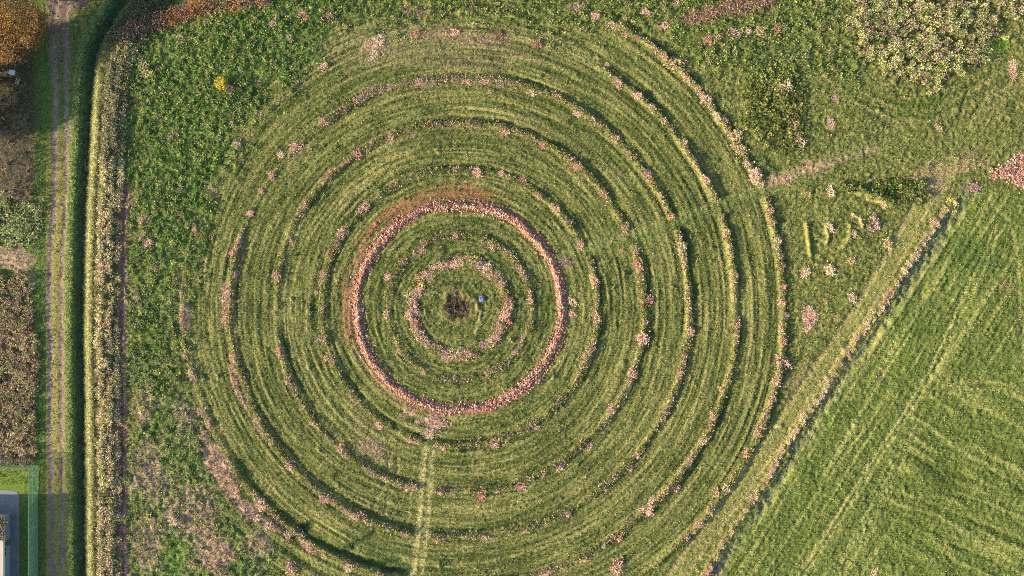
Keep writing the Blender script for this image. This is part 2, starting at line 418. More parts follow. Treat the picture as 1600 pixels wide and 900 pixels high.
RUT_R = [(120, -40), (105, 0), (101, 40), (104, 80), (104, 120), (105, 200), (103, 300), (97, 400), (95, 470), (96, 560), (96, 640), (95, 740), (97, 790), (96, 940)]
track_d = seg_dist(PX + FX * .5, PY + FY * .5, [((a[0] + b) / 2 + 0, a[1]) for a, b in zip(RUT_L, np.interp([p[1] for p in RUT_L], [p[1] for p in RUT_R], [p[0] for p in RUT_R]))])
Hh -= .06 * np.exp(-(track_d / 14) ** 4)
stroke(RUT_L, 4.0, -.10, RUT, 1, rough=.6, warp=1.6)
stroke(RUT_R, 3.4, -.10, RUT, 1, rough=.7, warp=1.6)
for q in range(26):
    yy = 20 + q * 34 + 15 * math.sin(q * 2.3)
    xx = np.interp(yy, [p[1] for p in (RUT_L, RUT_R)[q % 2]], [p[0] for p in (RUT_L, RUT_R)[q % 2]])
    patch(xx, yy, 4.5, 9 + 5 * math.sin(q * 1.7), RUT * (1.45 if q % 3 else .6), .7)
bare = sstep(150, 20, PY) * (PX > 66 + 0) * (PX < 118)
mix(bare * (1 - sstep(14, 24, track_d)) * .75, RUT * .9)
patch(95, 8, 36, 26, RUT * .85, .9, 0); patch(128, 2, 18, 16, RUT * .85, .8, 0)
# the roadside ditch
DIT = [(215, -40), (196, 2), (182, 25), (165, 52), (153, 78), (146, 110), (142, 160), (140, 220), (137, 270), (133, 330), (131, 420), (130, 520), (131, 640), (132, 760), (133, 960)]
dit_x = np.interp(PY, [p[1] for p in DIT], [p[0] for p in DIT])
nrm = np.interp(PY, [-40, 20, 60, 110, 200], [.80, .80, .86, .98, 1.0])
e = (PX - dit_x + 6) * nrm + FX * .35                                # signed distance, + is the field side
prof = np.where(e < 0, -1.05 * np.clip(1 + e / 10.5, 0, 1), -1.05 * np.clip(1 - e / 17, 0, 1))
prof += np.where(e > 0, .55 * sstep(3, 20, e) * (1 - sstep(42, 60, e)), 0)
near = sstep(70, 55, np.abs(e))
Hh = np.where(near > 0, Hh * (1 - near * .3) + prof * near, Hh)
mix(((e > -13) & (e < -4)) * .8, c3(.08, .15, .055))  # shade of the track-side bank put into a dark green
mix(((e > -24) & (e <= -13)) * .6, c3(.19, .25, .08))
mix((e > -8) * (1 - sstep(3, 6, np.abs(e + 3))) * .8, c3(.07, .10, .06))
mix(((e > 1.5) & (e < 22)) * (PY > 120) * .9, c3(.44, .42, .19))  # sunlit field-side slope put into a pale yellow-green
mix(((e > 22) & (e < 60)) * .9, c3(.13, .12, .055))
Hh += ((e > 1) & (e < 55)) * (n_clump - .5) * .15
bank_top = ((e > 5) & (e < 55)) * sstep(120, 60, PY)
mix(bank_top * .6, c3(.10, .13, .06))
# red furrow
FUR = [(197, 296), (193, 340), (192, 400), (191, 480), (190, 560), (190, 640), (190, 760), (191, 860), (194, 960)]
stroke(FUR, 6, -.22, c3(.27, .14, .11), .95, rough=.3)
stroke([(x + 4, y) for x, y in FUR], 2.5, .14, c3(.46, .28, .23), .85, rough=.7)  # paler right edge stands in for the sunlit lip
stroke([(191, 640), (190, 700), (190, 790)], 8, -.05, c3(.20, .11, .085), .9, rough=.3)
# forecourt is laid flat
fc = sstep(1, -1, np.maximum(PX - 40, 745 - PY))
Hh = Hh * (1 - fc)
# far ground stays calm
out = np.clip(np.maximum(np.maximum(-50 - PX, PX - 1650), np.maximum(-50 - PY, PY - 950)) / 60, 0, 1)
Hh = Hh * (1 - out)
mix(out, c3(.10, .14, .04))
C *= (.82 + .36 * n_white)[..., None]
C *= c3(1.03, 1.0, .92)        # late-autumn sward, a little yellow
np.clip(C, .004, .9, out=C)


def sample(arr, px, py):
    fi = np.interp(px, gx, np.arange(NX)); fj = np.interp(py, gy, np.arange(NY))
    i = np.clip(fi.astype(int), 0, NX - 2); j = np.clip(fj.astype(int), 0, NY - 2)
    a = (fi - i); b = (fj - j)
    if arr.ndim == 3: a = a[:, None]; b = b[:, None]
    return (arr[j, i] * (1 - a) + arr[j, i + 1] * a) * (1 - b) + (arr[j + 1, i] * (1 - a) + arr[j + 1, i + 1] * a) * b


def hz(px, py):
    return float(sample(Hh, np.array([px]), np.array([py]))[0])


# ------------------------------------------------------------------ materials
def new_mat(name):
    m = bpy.data.materials.new(name); m.use_nodes = True
    n = m.node_tree.nodes; b = n['Principled BSDF']
    b.inputs['Roughness'].default_value = .9
    b.inputs['Specular IOR Level'].default_value = .15
    return m, n, m.node_tree.links, b


def mat_attr(name, translucent=0.0, bump=0.0, objcol=False, var=.35, scale=3.0):
    """colour attribute (and object colour) with procedural variation"""
    m, n, l, b = new_mat(name)
    at = n.new('ShaderNodeAttribute'); at.attribute_name = 'Col'
    tc = n.new('ShaderNodeTexCoord')
    nz = n.new('ShaderNodeTexNoise'); nz.inputs['Scale'].default_value = scale; nz.inputs['Detail'].default_value = 4
    l.new(tc.outputs['Object'], nz.inputs['Vector'])
    mr = n.new('ShaderNodeMapRange'); mr.inputs[1].default_value = .3; mr.inputs[2].default_value = .7
    mr.inputs[3].default_value = 1 - var; mr.inputs[4].default_value = 1 + var
    l.new(nz.outputs[0], mr.inputs[0])
    sc = n.new('ShaderNodeVectorMath'); sc.operation = 'SCALE'
    l.new(at.outputs['Color'], sc.inputs[0]); l.new(mr.outputs[0], sc.inputs['Scale'])
    out_c = sc.outputs[0]
    if objcol:
        oi = n.new('ShaderNodeObjectInfo')
        mu = n.new('ShaderNodeVectorMath'); mu.operation = 'MULTIPLY'
        l.new(out_c, mu.inputs[0]); l.new(oi.outputs['Color'], mu.inputs[1]); out_c = mu.outputs[0]
    l.new(out_c, b.inputs['Base Color'])
    if bump:
        bp = n.new('ShaderNodeBump'); bp.inputs['Strength'].default_value = bump; bp.inputs['Distance'].default_value = .1
        l.new(nz.outputs[0], bp.inputs['Height']); l.new(bp.outputs[0], b.inputs['Normal'])
    if translucent:
        tr = n.new('ShaderNodeBsdfTranslucent'); l.new(out_c, tr.inputs[0])
        mx = n.new('ShaderNodeMixShader'); mx.inputs[0].default_value = translucent
        l.new(b.outputs[0], mx.inputs[1]); l.new(tr.outputs[0], mx.inputs[2])
        l.new(mx.outputs[0], n['Material Output'].inputs[0])
    return m


def mat_plain(name, c, rough=.8, var=.15, scale=6.0, metal=0.0, bump=0.0):
    m, n, l, b = new_mat(name)
    tc = n.new('ShaderNodeTexCoord'); nz = n.new('ShaderNodeTexNoise')
    nz.inputs['Scale'].default_value = scale; nz.inputs['Detail'].default_value = 5
    l.new(tc.outputs['Object'], nz.inputs['Vector'])
    rp = n.new('ShaderNodeMapRange'); rp.inputs[1].default_value = .3; rp.inputs[2].default_value = .7
    rp.inputs[3].default_value = 1 - var; rp.inputs[4].default_value = 1 + var
    l.new(nz.outputs[0], rp.inputs[0])
    sc = n.new('ShaderNodeVectorMath'); sc.operation = 'SCALE'; sc.inputs[0].default_value = c
    l.new(rp.outputs[0], sc.inputs['Scale']); l.new(sc.outputs[0], b.inputs['Base Color'])
    b.inputs['Roughness'].default_value = rough; b.inputs['Metallic'].default_value = metal
    if bump:
        bp = n.new('ShaderNodeBump'); bp.inputs['Strength'].default_value = bump
        l.new(nz.outputs[0], bp.inputs['Height']); l.new(bp.outputs[0], b.inputs['Normal'])
    return m


M_GROUND = mat_attr('ground', bump=.6, var=.3, scale=5.0)
M_LEAF = mat_attr('leaf', translucent=.25, var=.25, scale=2.0)
M_TUFT = mat_attr('tuft', translucent=.2, objcol=True, var=.3, scale=4.0)
M_EARTH = mat_attr('earth', var=.35, scale=4.0, bump=.4)
M_BARK = mat_plain('bark', (.10, .075, .055), var=.3)


# ------------------------------------------------------------------ mesh helpers
def raw_mesh(name, V, F, colr=None, mat=None, smooth=False):
    V = np.ascontiguousarray(V, np.float32); F = np.ascontiguousarray(F, np.int32)
    me = bpy.data.meshes.new(name)
    me.vertices.add(len(V)); me.vertices.foreach_set('co', V.ravel())
    k = F.shape[1]
    me.loops.add(F.size); me.loops.foreach_set('vertex_index', F.ravel())
    me.polygons.add(len(F)); me.polygons.foreach_set('loop_start', np.arange(0, F.size, k, dtype=np.int32))
    if smooth: me.polygons.foreach_set('use_smooth', np.ones(len(F), bool))
    if colr is not None:
        a = me.attributes.new('Col', 'FLOAT_COLOR', 'POINT')
        cc = np.ones((len(V), 4), np.float32); cc[:, :3] = colr
        a.data.foreach_set('color', cc.ravel())
    me.update(calc_edges=True)
    if mat: me.materials.append(mat)
    return me


def link(name, data, parent=None, label=None, cat=None, group=None, kind=None, loc=None):
    o = bpy.data.objects.new(name, data); col.objects.link(o)
    if parent is not None: o.parent = parent
    if loc is not None: o.location = loc
    if label: o['label'] = label
    if cat: o['category'] = cat
    if group: o['group'] = group
    if kind: o['kind'] = kind
    return o


def kites(P, az, el, L, Wd, cl, droop=.25, tipc=1.15):
    """leaf or blade cards: base, two shoulders, drooping tip -> V, F, colours"""
    n = len(P)
    dx = np.cos(az) * np.cos(el); dy = np.sin(az) * np.cos(el); dz = np.sin(el)
    D = np.stack([dx, dy, dz], 1)
    sx = np.stack([-np.sin(az), np.cos(az), np.zeros(n)], 1)
    tw = rng.normal(0, .45, n)[:, None]
    up = np.cross(D, sx)
    side = sx * np.cos(tw) + up * np.sin(tw)
    L = L[:, None]; Wd = Wd[:, None]
    mid = P + D * L * .55
    tip = P + D * L; tip[:, 2] -= (L[:, 0] * droop)
    V = np.stack([P - side * Wd * .12, mid + side * Wd * .5, tip, mid - side * Wd * .5], 1).reshape(-1, 3)
    i = np.arange(n)[:, None] * 4
    F = np.concatenate([i + [0, 1, 3], i + [1, 2, 3]], 0)
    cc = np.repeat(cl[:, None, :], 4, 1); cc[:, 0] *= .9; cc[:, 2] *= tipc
    return V, F, cc.reshape(-1, 3)


def join(parts):
    Vs, Fs, Cs, o = [], [], [], 0
    for V, F, c in parts:
        Vs.append(V); Fs.append(F + o); Cs.append(c); o += len(V)
    return np.concatenate(Vs), np.concatenate(Fs), np.concatenate(Cs)


def plants(px, py, nleaf, L, Wd, el, cl, spread=.0, jit=.25, z0=0.0, hspread=0.0, droop=.25):
    """stuff: nleaf cards round each (px,py); L, Wd, el are (lo,hi); cl is an (n,3) array"""
    n = len(px)
    z = sample(Hh, px, py)
    X = (px - 800) * S; Y = (450 - py) * S
    P = np.repeat(np.stack([X, Y, z], 1), nleaf, 0)
    m = n * nleaf
    P[:, :2] += rng.normal(0, 1, (m, 2)) * spread
    P[:, 2] += z0 + rng.random(m) * hspread
    az = rng.random(m) * 2 * PI
    e_ = rng.uniform(el[0], el[1], m)
    sc = np.repeat(rng.uniform(.7, 1.3, n), nleaf)
    cc = np.repeat(cl, nleaf, 0) * rng.uniform(1 - jit, 1 + jit, m)[:, None]
    return kites(P.astype(np.float64), az, e_, rng.uniform(*L, m) * sc, rng.uniform(*Wd, m) * sc, cc, droop)


def scatter(n, x0, x1, y0, y1, dens):
    px = rng.uniform(x0, x1, n); py = rng.uniform(y0, y1, n)
    k = rng.random(n) < dens(px, py)
    return px[k], py[k]


# ------------------------------------------------------------------ the ground
V = np.stack([XM, YM, Hh], 2).reshape(-1, 3)
idx = np.arange(NX * NY).reshape(NY, NX)
F = np.stack([idx[1:, :-1], idx[1:, 1:], idx[:-1, 1:], idx[:-1, :-1]], 2).reshape(-1, 4)
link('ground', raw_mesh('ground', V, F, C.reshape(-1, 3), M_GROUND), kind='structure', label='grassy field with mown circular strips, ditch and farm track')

# ------------------------------------------------------------------ stuff: grass, crop, weeds
Z_PAVE = ((PX < 40) & (PY > 758)).astype(np.float32)
ST = {'crop': Z_CROP, 'thick': Z_THICK, 'scrub': Z_SCRUB, 'nettle': Z_NETTLE, 'block': Z_BLOCK, 'ridge': RIDGE, 'e': e.astype(np.float32)}
bare_m = np.maximum(np.exp(-(seg_dist(PX, PY, RUT_L) / 5) ** 2), np.exp(-(seg_dist(PX, PY, RUT_R) / 4.5) ** 2))
bare_m = np.maximum(bare_m, np.exp(-(d3 / 7) ** 4))
bare_m = np.maximum(bare_m, (np.abs(PX - 191) < 8) & (PY > 300))
bare_m = np.maximum(bare_m, Z_PAVE)


def hsv_jit(c, n, a=.25, b=.12):
    return np.asarray(c)[None, :] * rng.uniform(1 - a, 1 + a, (n, 1)) * rng.uniform(1 - b, 1 + b, (n, 3))


# short mown grass
px, py = scatter(330000, -40, 1640, -40, 940, lambda x, y: np.clip(1 - sample(Z_CROP, x, y) * .6 - sample(bare_m, x, y), 0, 1))
cl = sample(C, px, py) * rng.uniform(.6, 1.7, (len(px), 1))
fl = rng.random(len(px)) < .14
cl[fl] = cl[fl] * .5 + STRAW * .6
lv = .11 + .10 * sample(n_mid, px, py)
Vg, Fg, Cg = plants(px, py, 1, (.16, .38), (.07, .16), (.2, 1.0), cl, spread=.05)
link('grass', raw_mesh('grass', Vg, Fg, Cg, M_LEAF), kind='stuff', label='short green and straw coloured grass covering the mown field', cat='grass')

px, py = scatter(150000, 190, 1600, -40, 930, lambda x, y: sample(DRY, x, y) * .9)
cl = sample(C, px, py) * .35 + hsv_jit((.54, .37, .29), len(px), .4) * .65
gk = rng.random(len(px)) < .2; cl[gk] = hsv_jit((.17, .22, .06), int(gk.sum()))
Vg, Fg, Cg = plants(px, py, 3, (.2, .55), (.05, .12), (.0, .9), cl, spread=.12, hspread=.1)
link('dry_straw', raw_mesh('dry_straw', Vg, Fg, Cg, M_LEAF), kind='stuff', label='pinkish dead straw lying in patches on the field', cat='straw')
# leafy cover crop
px, py = scatter(60000, 190, 1360, -45, 940, lambda x, y: sample(Z_CROP, x, y) * np.clip(1.5 - (x > 480) * .5, 0, 1) * (.35 + .65 * (sample(n_clump, x, y) > .42)))
gr = sample(C, px, py)
cl = gr * .55 + hsv_jit((.10, .18, .035), len(px), .4) * .7
yl = rng.random(len(px)) < .22
cl[yl] = hsv_jit((.36, .38, .11), int(yl.sum()))
top = sample(np.clip(top_dry * 2, 0, 1).astype(np.float32), px, py)
sel = rng.random(len(px)) > np.maximum(top * .55, .5 * sstep(600, 800, py + (sample(n_mid, px, py) - .5) * 300) * (px < 470))
px, py, cl = px[sel], py[sel], cl[sel]
CRP = [((.18, .25, .07), 4.5), ((.26, .32, .085), 4), ((.42, .42, .15), 2.5), ((.09, .17, .055), 2), ((.40, .30, .22), 1.8), ((.30, .25, .15), 1.6)]
Vg, Fg, Cg = plants(px, py, 4, (.2, .45), (.16, .30), (.1, 1.0), cl, spread=.13, hspread=.28)
crop_parts = [(Vg, Fg, Cg)]

# weeds along the ring ridges, thicket, scrub, nettles
parts = []
px, py = scatter(420000, 260, 1260, -30, 930, lambda x, y: sample(RIDGE, x, y) ** 1.5 * np.clip(sample(n_mid, x, y) * 2.6 - .7, 0, 1))
cl = hsv_jit((.19, .205, .06), len(px)); k = rng.random(len(px)) < .28
cl[k] = hsv_jit((.46, .38, .21), int(k.sum())); k = rng.random(len(px)) < .5 * (vnoise(px * .09, py * .09, 21) > .5)
cl[k] = hsv_jit((.54, .37, .29), int(k.sum()))
big = 1 + .35 * (np.hypot(px - CX, py - CY) > 400)
parts.append(plants(px, py, 4, (.2, .5), (.09, .2), (.3, 1.3), cl, spread=.12, hspread=.12))
link('ridge_weeds', raw_mesh('ridge_weeds', *join(parts), M_LEAF), kind='stuff', label='low weeds growing along the circular ridges', cat='weeds')

def hummocks(n, x0, x1, y0, y1, dens, r, h, nl, palette, L=(.22, .5), Wd=(.16, .34)):
    """domes of leaf cards, each dome its own tint"""
    px, py = scatter(n, x0, x1, y0, y1, dens)
    n = len(px); z = sample(Hh, px, py)
    P = np.repeat(np.stack([(px - 800) * S, (450 - py) * S, z], 1), nl, 0)
    m = n * nl
    d = rng.normal(0, 1, (m, 3)); d /= np.linalg.norm(d, axis=1)[:, None]; d[:, 2] = np.abs(d[:, 2])
    sc = np.repeat(rng.uniform(.6, 1.35, n), nl)
    P += d * (rng.random(m) ** .35 * sc)[:, None] * np.array([r, r, h])
    pal = np.asarray([c for c, w in palette]); w = np.array([w for c, w in palette]); w = w / w.sum()
    big_ = .65 + .7 * fbm(px * .022, py * .022, 15)
    cc = np.repeat(pal[rng.choice(len(pal), n, p=w)] * rng.uniform(.7, 1.3, (n, 1)) * big_[:, None], nl, 0) * rng.uniform(.7, 1.3, (m, 1))
    return kites(P, np.arctan2(d[:, 1], d[:, 0]) + rng.normal(0, .8, m), rng.uniform(-.3, 1.0, m), rng.uniform(*L, m), rng.uniform(*Wd, m), cc)


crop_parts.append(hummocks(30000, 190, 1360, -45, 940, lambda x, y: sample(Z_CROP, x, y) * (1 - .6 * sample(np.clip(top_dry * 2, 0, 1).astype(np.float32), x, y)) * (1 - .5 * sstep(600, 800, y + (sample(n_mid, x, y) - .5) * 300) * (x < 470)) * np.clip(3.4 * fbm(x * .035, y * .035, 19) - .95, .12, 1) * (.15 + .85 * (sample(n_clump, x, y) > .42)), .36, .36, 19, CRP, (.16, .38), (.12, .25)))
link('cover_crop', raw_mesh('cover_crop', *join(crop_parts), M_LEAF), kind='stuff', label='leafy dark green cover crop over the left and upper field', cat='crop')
OLIVE = [((.60, .56, .27), 4), ((.44, .46, .18), 3), ((.46, .33, .25), 2), ((.42, .40, .2), 2), ((.15, .22, .05), 1.5), ((.28, .2, .14), 1)]
parts = [hummocks(1500, 1310, 1640, -45, 160, lambda x, y: sample(Z_THICK, x, y) * np.clip(sample(n_mid, x, y) * 2.4 - .25, 0, 1), .55, .95, 62, OLIVE, (.15, .38), (.08, .2))]
link('weed_thicket', raw_mesh('weed_thicket', *join(parts), M_LEAF), kind='stuff', label='tall dense weed thicket in the upper right corner', cat='weeds')
parts = []
BLK = [((.20, .23, .06), 4), ((.13, .18, .04), 3), ((.36, .33, .13), 2)]
parts.append(hummocks(480, 1140, 1270, 95, 245, lambda x, y: sample(Z_BLOCK, x, y), .42, .5, 22, BLK))
parts.append(hummocks(260, 1300, 1450, 280, 322, lambda x, y: sample(Z_TRI, x, y), .40, .5, 22, BLK))
link('weed_block', raw_mesh('weed_block', *join(parts), M_LEAF), kind='stuff', label='unmown blocks of olive weeds right of the outermost ring', cat='weeds')
parts = []
parts.append(hummocks(1500, -40, 62, 420, 730, lambda x, y: sample(Z_SCRUB, x, y) * np.clip(sample(n_mid, x, y) * 2.4 - .3, 0, 1), .45, .8, 22, [((.40, .28, .19), 4), ((.30, .31, .11), 3), ((.46, .37, .2), 1.5), ((.25, .17, .12), 1.5)], (.25, .55), (.12, .24)))
link('scrub', raw_mesh('scrub', *join(parts), M_LEAF), kind='stuff', label='brown and olive scrub left of the farm track', cat='scrub')
parts = []
parts.append(hummocks(420, -40, 76, 300, 392, lambda x, y: sample(blur(Z_NETTLE, 10), x, y) * np.clip(sample(n_mid, x, y) * 3 - .6, 0, 1), .5, .9, 26, [((.30, .36, .14), 3), ((.42, .44, .19), 3), ((.2, .27, .09), 2), ((.42, .34, .2), .7)], (.22, .5), (.14, .28)))
link('nettles', raw_mesh('nettles', *join(parts), M_LEAF), kind='stuff', label='tall pale green nettles above the tan stubble patch', cat='weeds')
# ditch side grass and the dry stalks on the bank
parts = []
px, py = scatter(26000, 90, 210, -40, 940, lambda x, y: (np.abs(sample(ST['e'], x, y) + 17) < 4.5) * (.3 + .7 * (sample(n_clump, x, y) > .4)) * 1.0)
parts.append(plants(px, py, 4, (.25, .5), (.06, .12), (.2, 1.1), hsv_jit((.28, .36, .13), len(px)), spread=.1, hspread=.1))
px, py = scatter(40000, 110, 220, -40, 940, lambda x, y: ((sample(ST['e'], x, y) > -12.5) & (sample(ST['e'], x, y) < 1)) * .8)
parts.append(plants(px, py, 3, (.2, .45), (.04, .09), (.2, 1.1), hsv_jit((.07, .13, .05), len(px)), spread=.1))  # dark blades carry the shade of the track-side bank
px, py = scatter(60000, 120, 230, -40, 940, lambda x, y: ((sample(ST['e'], x, y) > 2) & (sample(ST['e'], x, y) < 24)) * .9)
cl = hsv_jit((.42, .42, .18), len(px)) * np.where(py < 120, .6, 1.0)[:, None]  # pale blades carry the sunlight on the field-side slope
parts.append(plants(px, py, 3, (.2, .42), (.04, .10), (.1, 1.2), cl, spread=.1))
link('ditch_grass', raw_mesh('ditch_grass', *join(parts), M_LEAF), kind='stuff', label='long grass on both banks of the roadside ditch', cat='grass')
parts = []
def bank_d(x, y):
    ee = sample(ST['e'], x, y)
    return ((ee > 32) & (ee < 62)) * (np.sin((ee - 33 + (sample(n_mid, x, y) - .5) * 9) * 2 * PI / 12.5) > -.15) * np.clip(sample(n_mid, x, y) * 2.2 - .3, 0, 1)


DRYP = [((.66, .52, .31), 4), ((.56, .50, .22), 3), ((.44, .44, .18), 2), ((.60, .40, .30), 1.5), ((.50, .26, .12), .3)]
GRYP = [((.34, .30, .17), 3), ((.26, .28, .12), 3), ((.40, .33, .22), 2), ((.36, .34, .10), 1)]
parts.append(hummocks(9500, 140, 240, 250, 940, bank_d, .30, .60, 16, DRYP, (.3, .65), (.10, .2)))
parts.append(hummocks(3600, 140, 240, 40, 262, bank_d, .34, .60, 16, GRYP, (.3, .6), (.10, .22)))
px, py = scatter(7000, 150, 420, -45, 70, lambda x, y: ((sample(ST['e'], x, y) > 14) & (sample(ST['e'], x, y) < 62)) * .9)
parts.append(plants(px, py, 6, (.3, .6), (.1, .2), (-.1, 1.2), hsv_jit((.17, .18, .085), len(px)), spread=.18, hspread=.5))
link('dry_stalks', raw_mesh('dry_stalks', *join(parts), M_LEAF), kind='stuff', label='rows of withered bent stalks on the ditch bank', cat='stalks')


# clods of the red ring, the furrow and the red heap
def clods(px, py, s0, s1, base, dz=.0):
    n = len(px)
    z = sample(Hh, px, py)
    O = np.array([[1, 0, 0], [0, 1, 0], [-1, 0, 0], [0, -1, 0], [0, 0, 1], [0, 0, -.5]], np.float64)
    T = np.array([[0, 1, 4], [1, 2, 4], [2, 3, 4], [3, 0, 4], [1, 0, 5], [2, 1, 5], [3, 2, 5], [0, 3, 5]])
    sc = rng.uniform(s0, s1, (n, 1, 1)) * rng.uniform(.6, 1.3, (n, 6, 1)) * np.array([1, 1, .8])
    a = rng.random(n) * 2 * PI
    Q = O[None] * sc
    X = Q[..., 0] * np.cos(a)[:, None] - Q[..., 1] * np.sin(a)[:, None]
    Y = Q[..., 0] * np.sin(a)[:, None] + Q[..., 1] * np.cos(a)[:, None]
    Vv = np.stack([X + ((px - 800) * S)[:, None], Y + ((450 - py) * S)[:, None], Q[..., 2] + (z + dz)[:, None]], 2)
    Ff = (T[None] + np.arange(n)[:, None, None] * 6).reshape(-1, 3)
    cc = np.repeat(base[:, None, :], 6, 1)
    return Vv.reshape(-1, 3), Ff, cc.reshape(-1, 3)


n = 7000
th = rng.random(n) * 2 * PI
rr = RINGS[3] + rng.normal(0, 1, n) * (2.0 + 4.6 * vnoise(th * 6 + 50, th * 0 + .5, 78)) + (vnoise(th * 9 + 50, th * 0 + .5, 79) - .5) * 6
px, py = CX + rr * np.cos(th), CY - rr * np.sin(th)
cl = hsv_jit((.46, .245, .19), n, .45); k = rng.random(n) < .06 + .34 * vnoise(th * 5 + 80, th * 0 + .5, 80); cl[k] = hsv_jit((.62, .42, .34), int(k.sum()), .2)
k = rng.random(n) < .25; cl[k] = hsv_jit((.22, .09, .06), int(k.sum()), .3)
k = rng.random(n) < .12 * (vnoise(th * 11 + 90, th * 0 + .5, 81) > .5); cl[k] = hsv_jit((.17, .2, .06), int(k.sum()), .3)
parts = [clods(px, py, .08, .26, cl)]
n = 900
py = rng.uniform(298, 905, n); px = np.interp(py, [p[1] for p in FUR], [p[0] for p in FUR]) + 3 + rng.normal(0, 2.0, n)
parts.append(clods(px, py, .07, .2, hsv_jit((.45, .27, .22), n, .4)))
link('earth_clods', raw_mesh('earth_clods', *join(parts), M_EARTH), kind='stuff', label='crumbled reddish earth clods of the red ring and the furrow', cat='earth')

# red heap at the right edge
hp = bpy.data.objects.new('leaf_heap', None)
P_HEAP = [(1548, 275), (1575, 258), (1600, 238), (1640, 215), (1640, 300), (1600, 292), (1588, 290), (1588, 279), (1570, 277)]
px = rng.uniform(1545, 1640, 9000); py = rng.uniform(222, 300, 9000)
qx = px + rng.normal(0, 4.5, len(px)); qy = py + rng.normal(0, 4.5, len(px))
k = in_poly(qx, qy, P_HEAP) & (vnoise(px * .16, py * .16, 88) + rng.normal(0, .12, len(px)) > .36); px, py = px[k], py[k]
cl = hsv_jit((.46, .23, .16), len(px), .35); k = rng.random(len(px)) < .4; cl[k] = hsv_jit((.62, .44, .36), int(k.sum()), .25)
Va, Fa, Ca = clods(px, py, .10, .30, cl, .0)
Vb, Fb, Cb = plants(px, py, 2, (.15, .35), (.1, .2), (.0, 1.0), cl, spread=.1, hspread=.15)
ox, oy, _ = W(1595, 270)
for Q in (Va, Vb): Q[:, 0] -= ox; Q[:, 1] -= oy
hp.location = (ox, oy, 0); col.objects.link(hp)
hp['label'] = 'heap of red-brown leaves and earth at the right picture edge'; hp['category'] = 'heap'
link('earth_core', raw_mesh('earth_core', Va, Fa, Ca, M_EARTH), hp, kind='stuff')
link('dead_leaves', raw_mesh('dead_leaves', Vb, Fb, Cb, M_LEAF), hp, kind='stuff')

# ------------------------------------------------------------------ countable plants: dry tufts
TUFT = []
for v in range(6):
    n = 210 + 15 * v
    cen = rng.normal(0, .27, (5, 2)); w = rng.integers(0, 5, n)
    q = cen[w] * 1.15 + rng.normal(0, .27, (n, 2))
    a = np.arctan2(q[:, 1], q[:, 0]) + rng.normal(0, 1.1, n)
    P = np.stack([q[:, 0], q[:, 1], rng.random(n) * .45 * np.clip(1.1 - np.hypot(q[:, 0], q[:, 1]), .1, 1)], 1)
    ln = rng.uniform(.12, .46, n)
    tint = hsv_jit((1, 1, 1), n, .55, .12); kk = rng.random(n) < .22; tint[kk] *= np.array([.5, .72, .42]); kk = rng.random(n) < .2; tint[kk] = np.array([1.25, 1.15, 1.1])
    leaf = raw_mesh('tuft_leaves', *kites(P, a, rng.uniform(0, 1.2, n), ln, rng.uniform(.06, .15, n), tint, .3), M_TUFT)
    m = 24
    a = rng.random(m) * 2 * PI; r0 = np.sqrt(rng.random(m)) * .5
    P = np.stack([r0 * np.cos(a), r0 * np.sin(a), .3 + rng.random(m) * .35], 1)
    head = raw_mesh('tuft_heads', *kites(P, a, rng.uniform(-.3, 1.0, m), rng.uniform(.08, .2, m), rng.uniform(.06, .12, m), hsv_jit((1.0, 1.0, 1.0), m, .4), .2), M_TUFT)
    TUFT.append((leaf, head))
COLS = {'pink': (.60, .37, .30), 'red': (.50, .26, .20), 'pale': (.62, .46, .34), 'tan': (.52, .40, .22), 'yellow': (.56, .46, .17), 'grey': (.42, .29, .26), 'orange': (.54, .34, .17), 'brown': (.30, .18, .12), 'olive': (.27, .28, .10)}
LOOK = {'pink': 'pink-beige dry tuft', 'red': 'reddish dry tuft', 'pale': 'pale straw tuft', 'tan': 'tan dry tuft', 'yellow': 'yellow tuft', 'grey': 'grey-violet dry tuft', 'orange': 'orange tuft', 'brown': 'brown dry tuft', 'olive': 'olive green tuft'}
trnd = random.Random(3)
used_labels = set()
ORD = ['', 'first', 'second', 'third', 'fourth', 'fifth', 'sixth', 'seventh', 'eighth']


def tuft(x, y, size, ck, label, group, tall=1.0, name='dry_tuft', cat='plant'):
    k = label; q = 1
    assert label not in used_labels, label
    used_labels.add(label)
    o = link(name, None, label=label, cat=cat, group=group)
    o.location = ((x - 800) * S, (450 - y) * S, hz(x, y) - .03)
    s = size * S * (.90 if size < 12 else .98)
    ta = math.atan2(CY - y, x - CX) + PI / 2 + trnd.gauss(0, .35)
    o.scale = (s * trnd.uniform(.9, 1.35), s * trnd.uniform(.75, 1.05), max(.42, s * .72) * tall * trnd.uniform(.7, 1.15))
    o.rotation_euler = (0, 0, ta)
    lf, hd = TUFT[trnd.randrange(6)]
    c = COLS[ck]; f = trnd.uniform(1.1, 1.55)
    for nm, me, g in (('leaves', lf, 1.0), ('seed_heads', hd, 1.05)):
        ch = link(nm, me, o, kind='stuff' if nm == 'seed_heads' else None)
        ch.color = (min(.95, c[0] * f * g), min(.95, c[1] * f * g), min(.95, c[2] * f * g), 1)
    return o


UNITS = ['', 'one', 'two', 'three', 'four', 'five', 'six', 'seven', 'eight', 'nine', 'ten', 'eleven', 'twelve', 'thirteen', 'fourteen', 'fifteen', 'sixteen', 'seventeen', 'eighteen', 'nineteen']


def number(n):
    if n < 20: return UNITS[n]
    return 'twenty' + ('-' + UNITS[n - 20] if n > 20 else '')


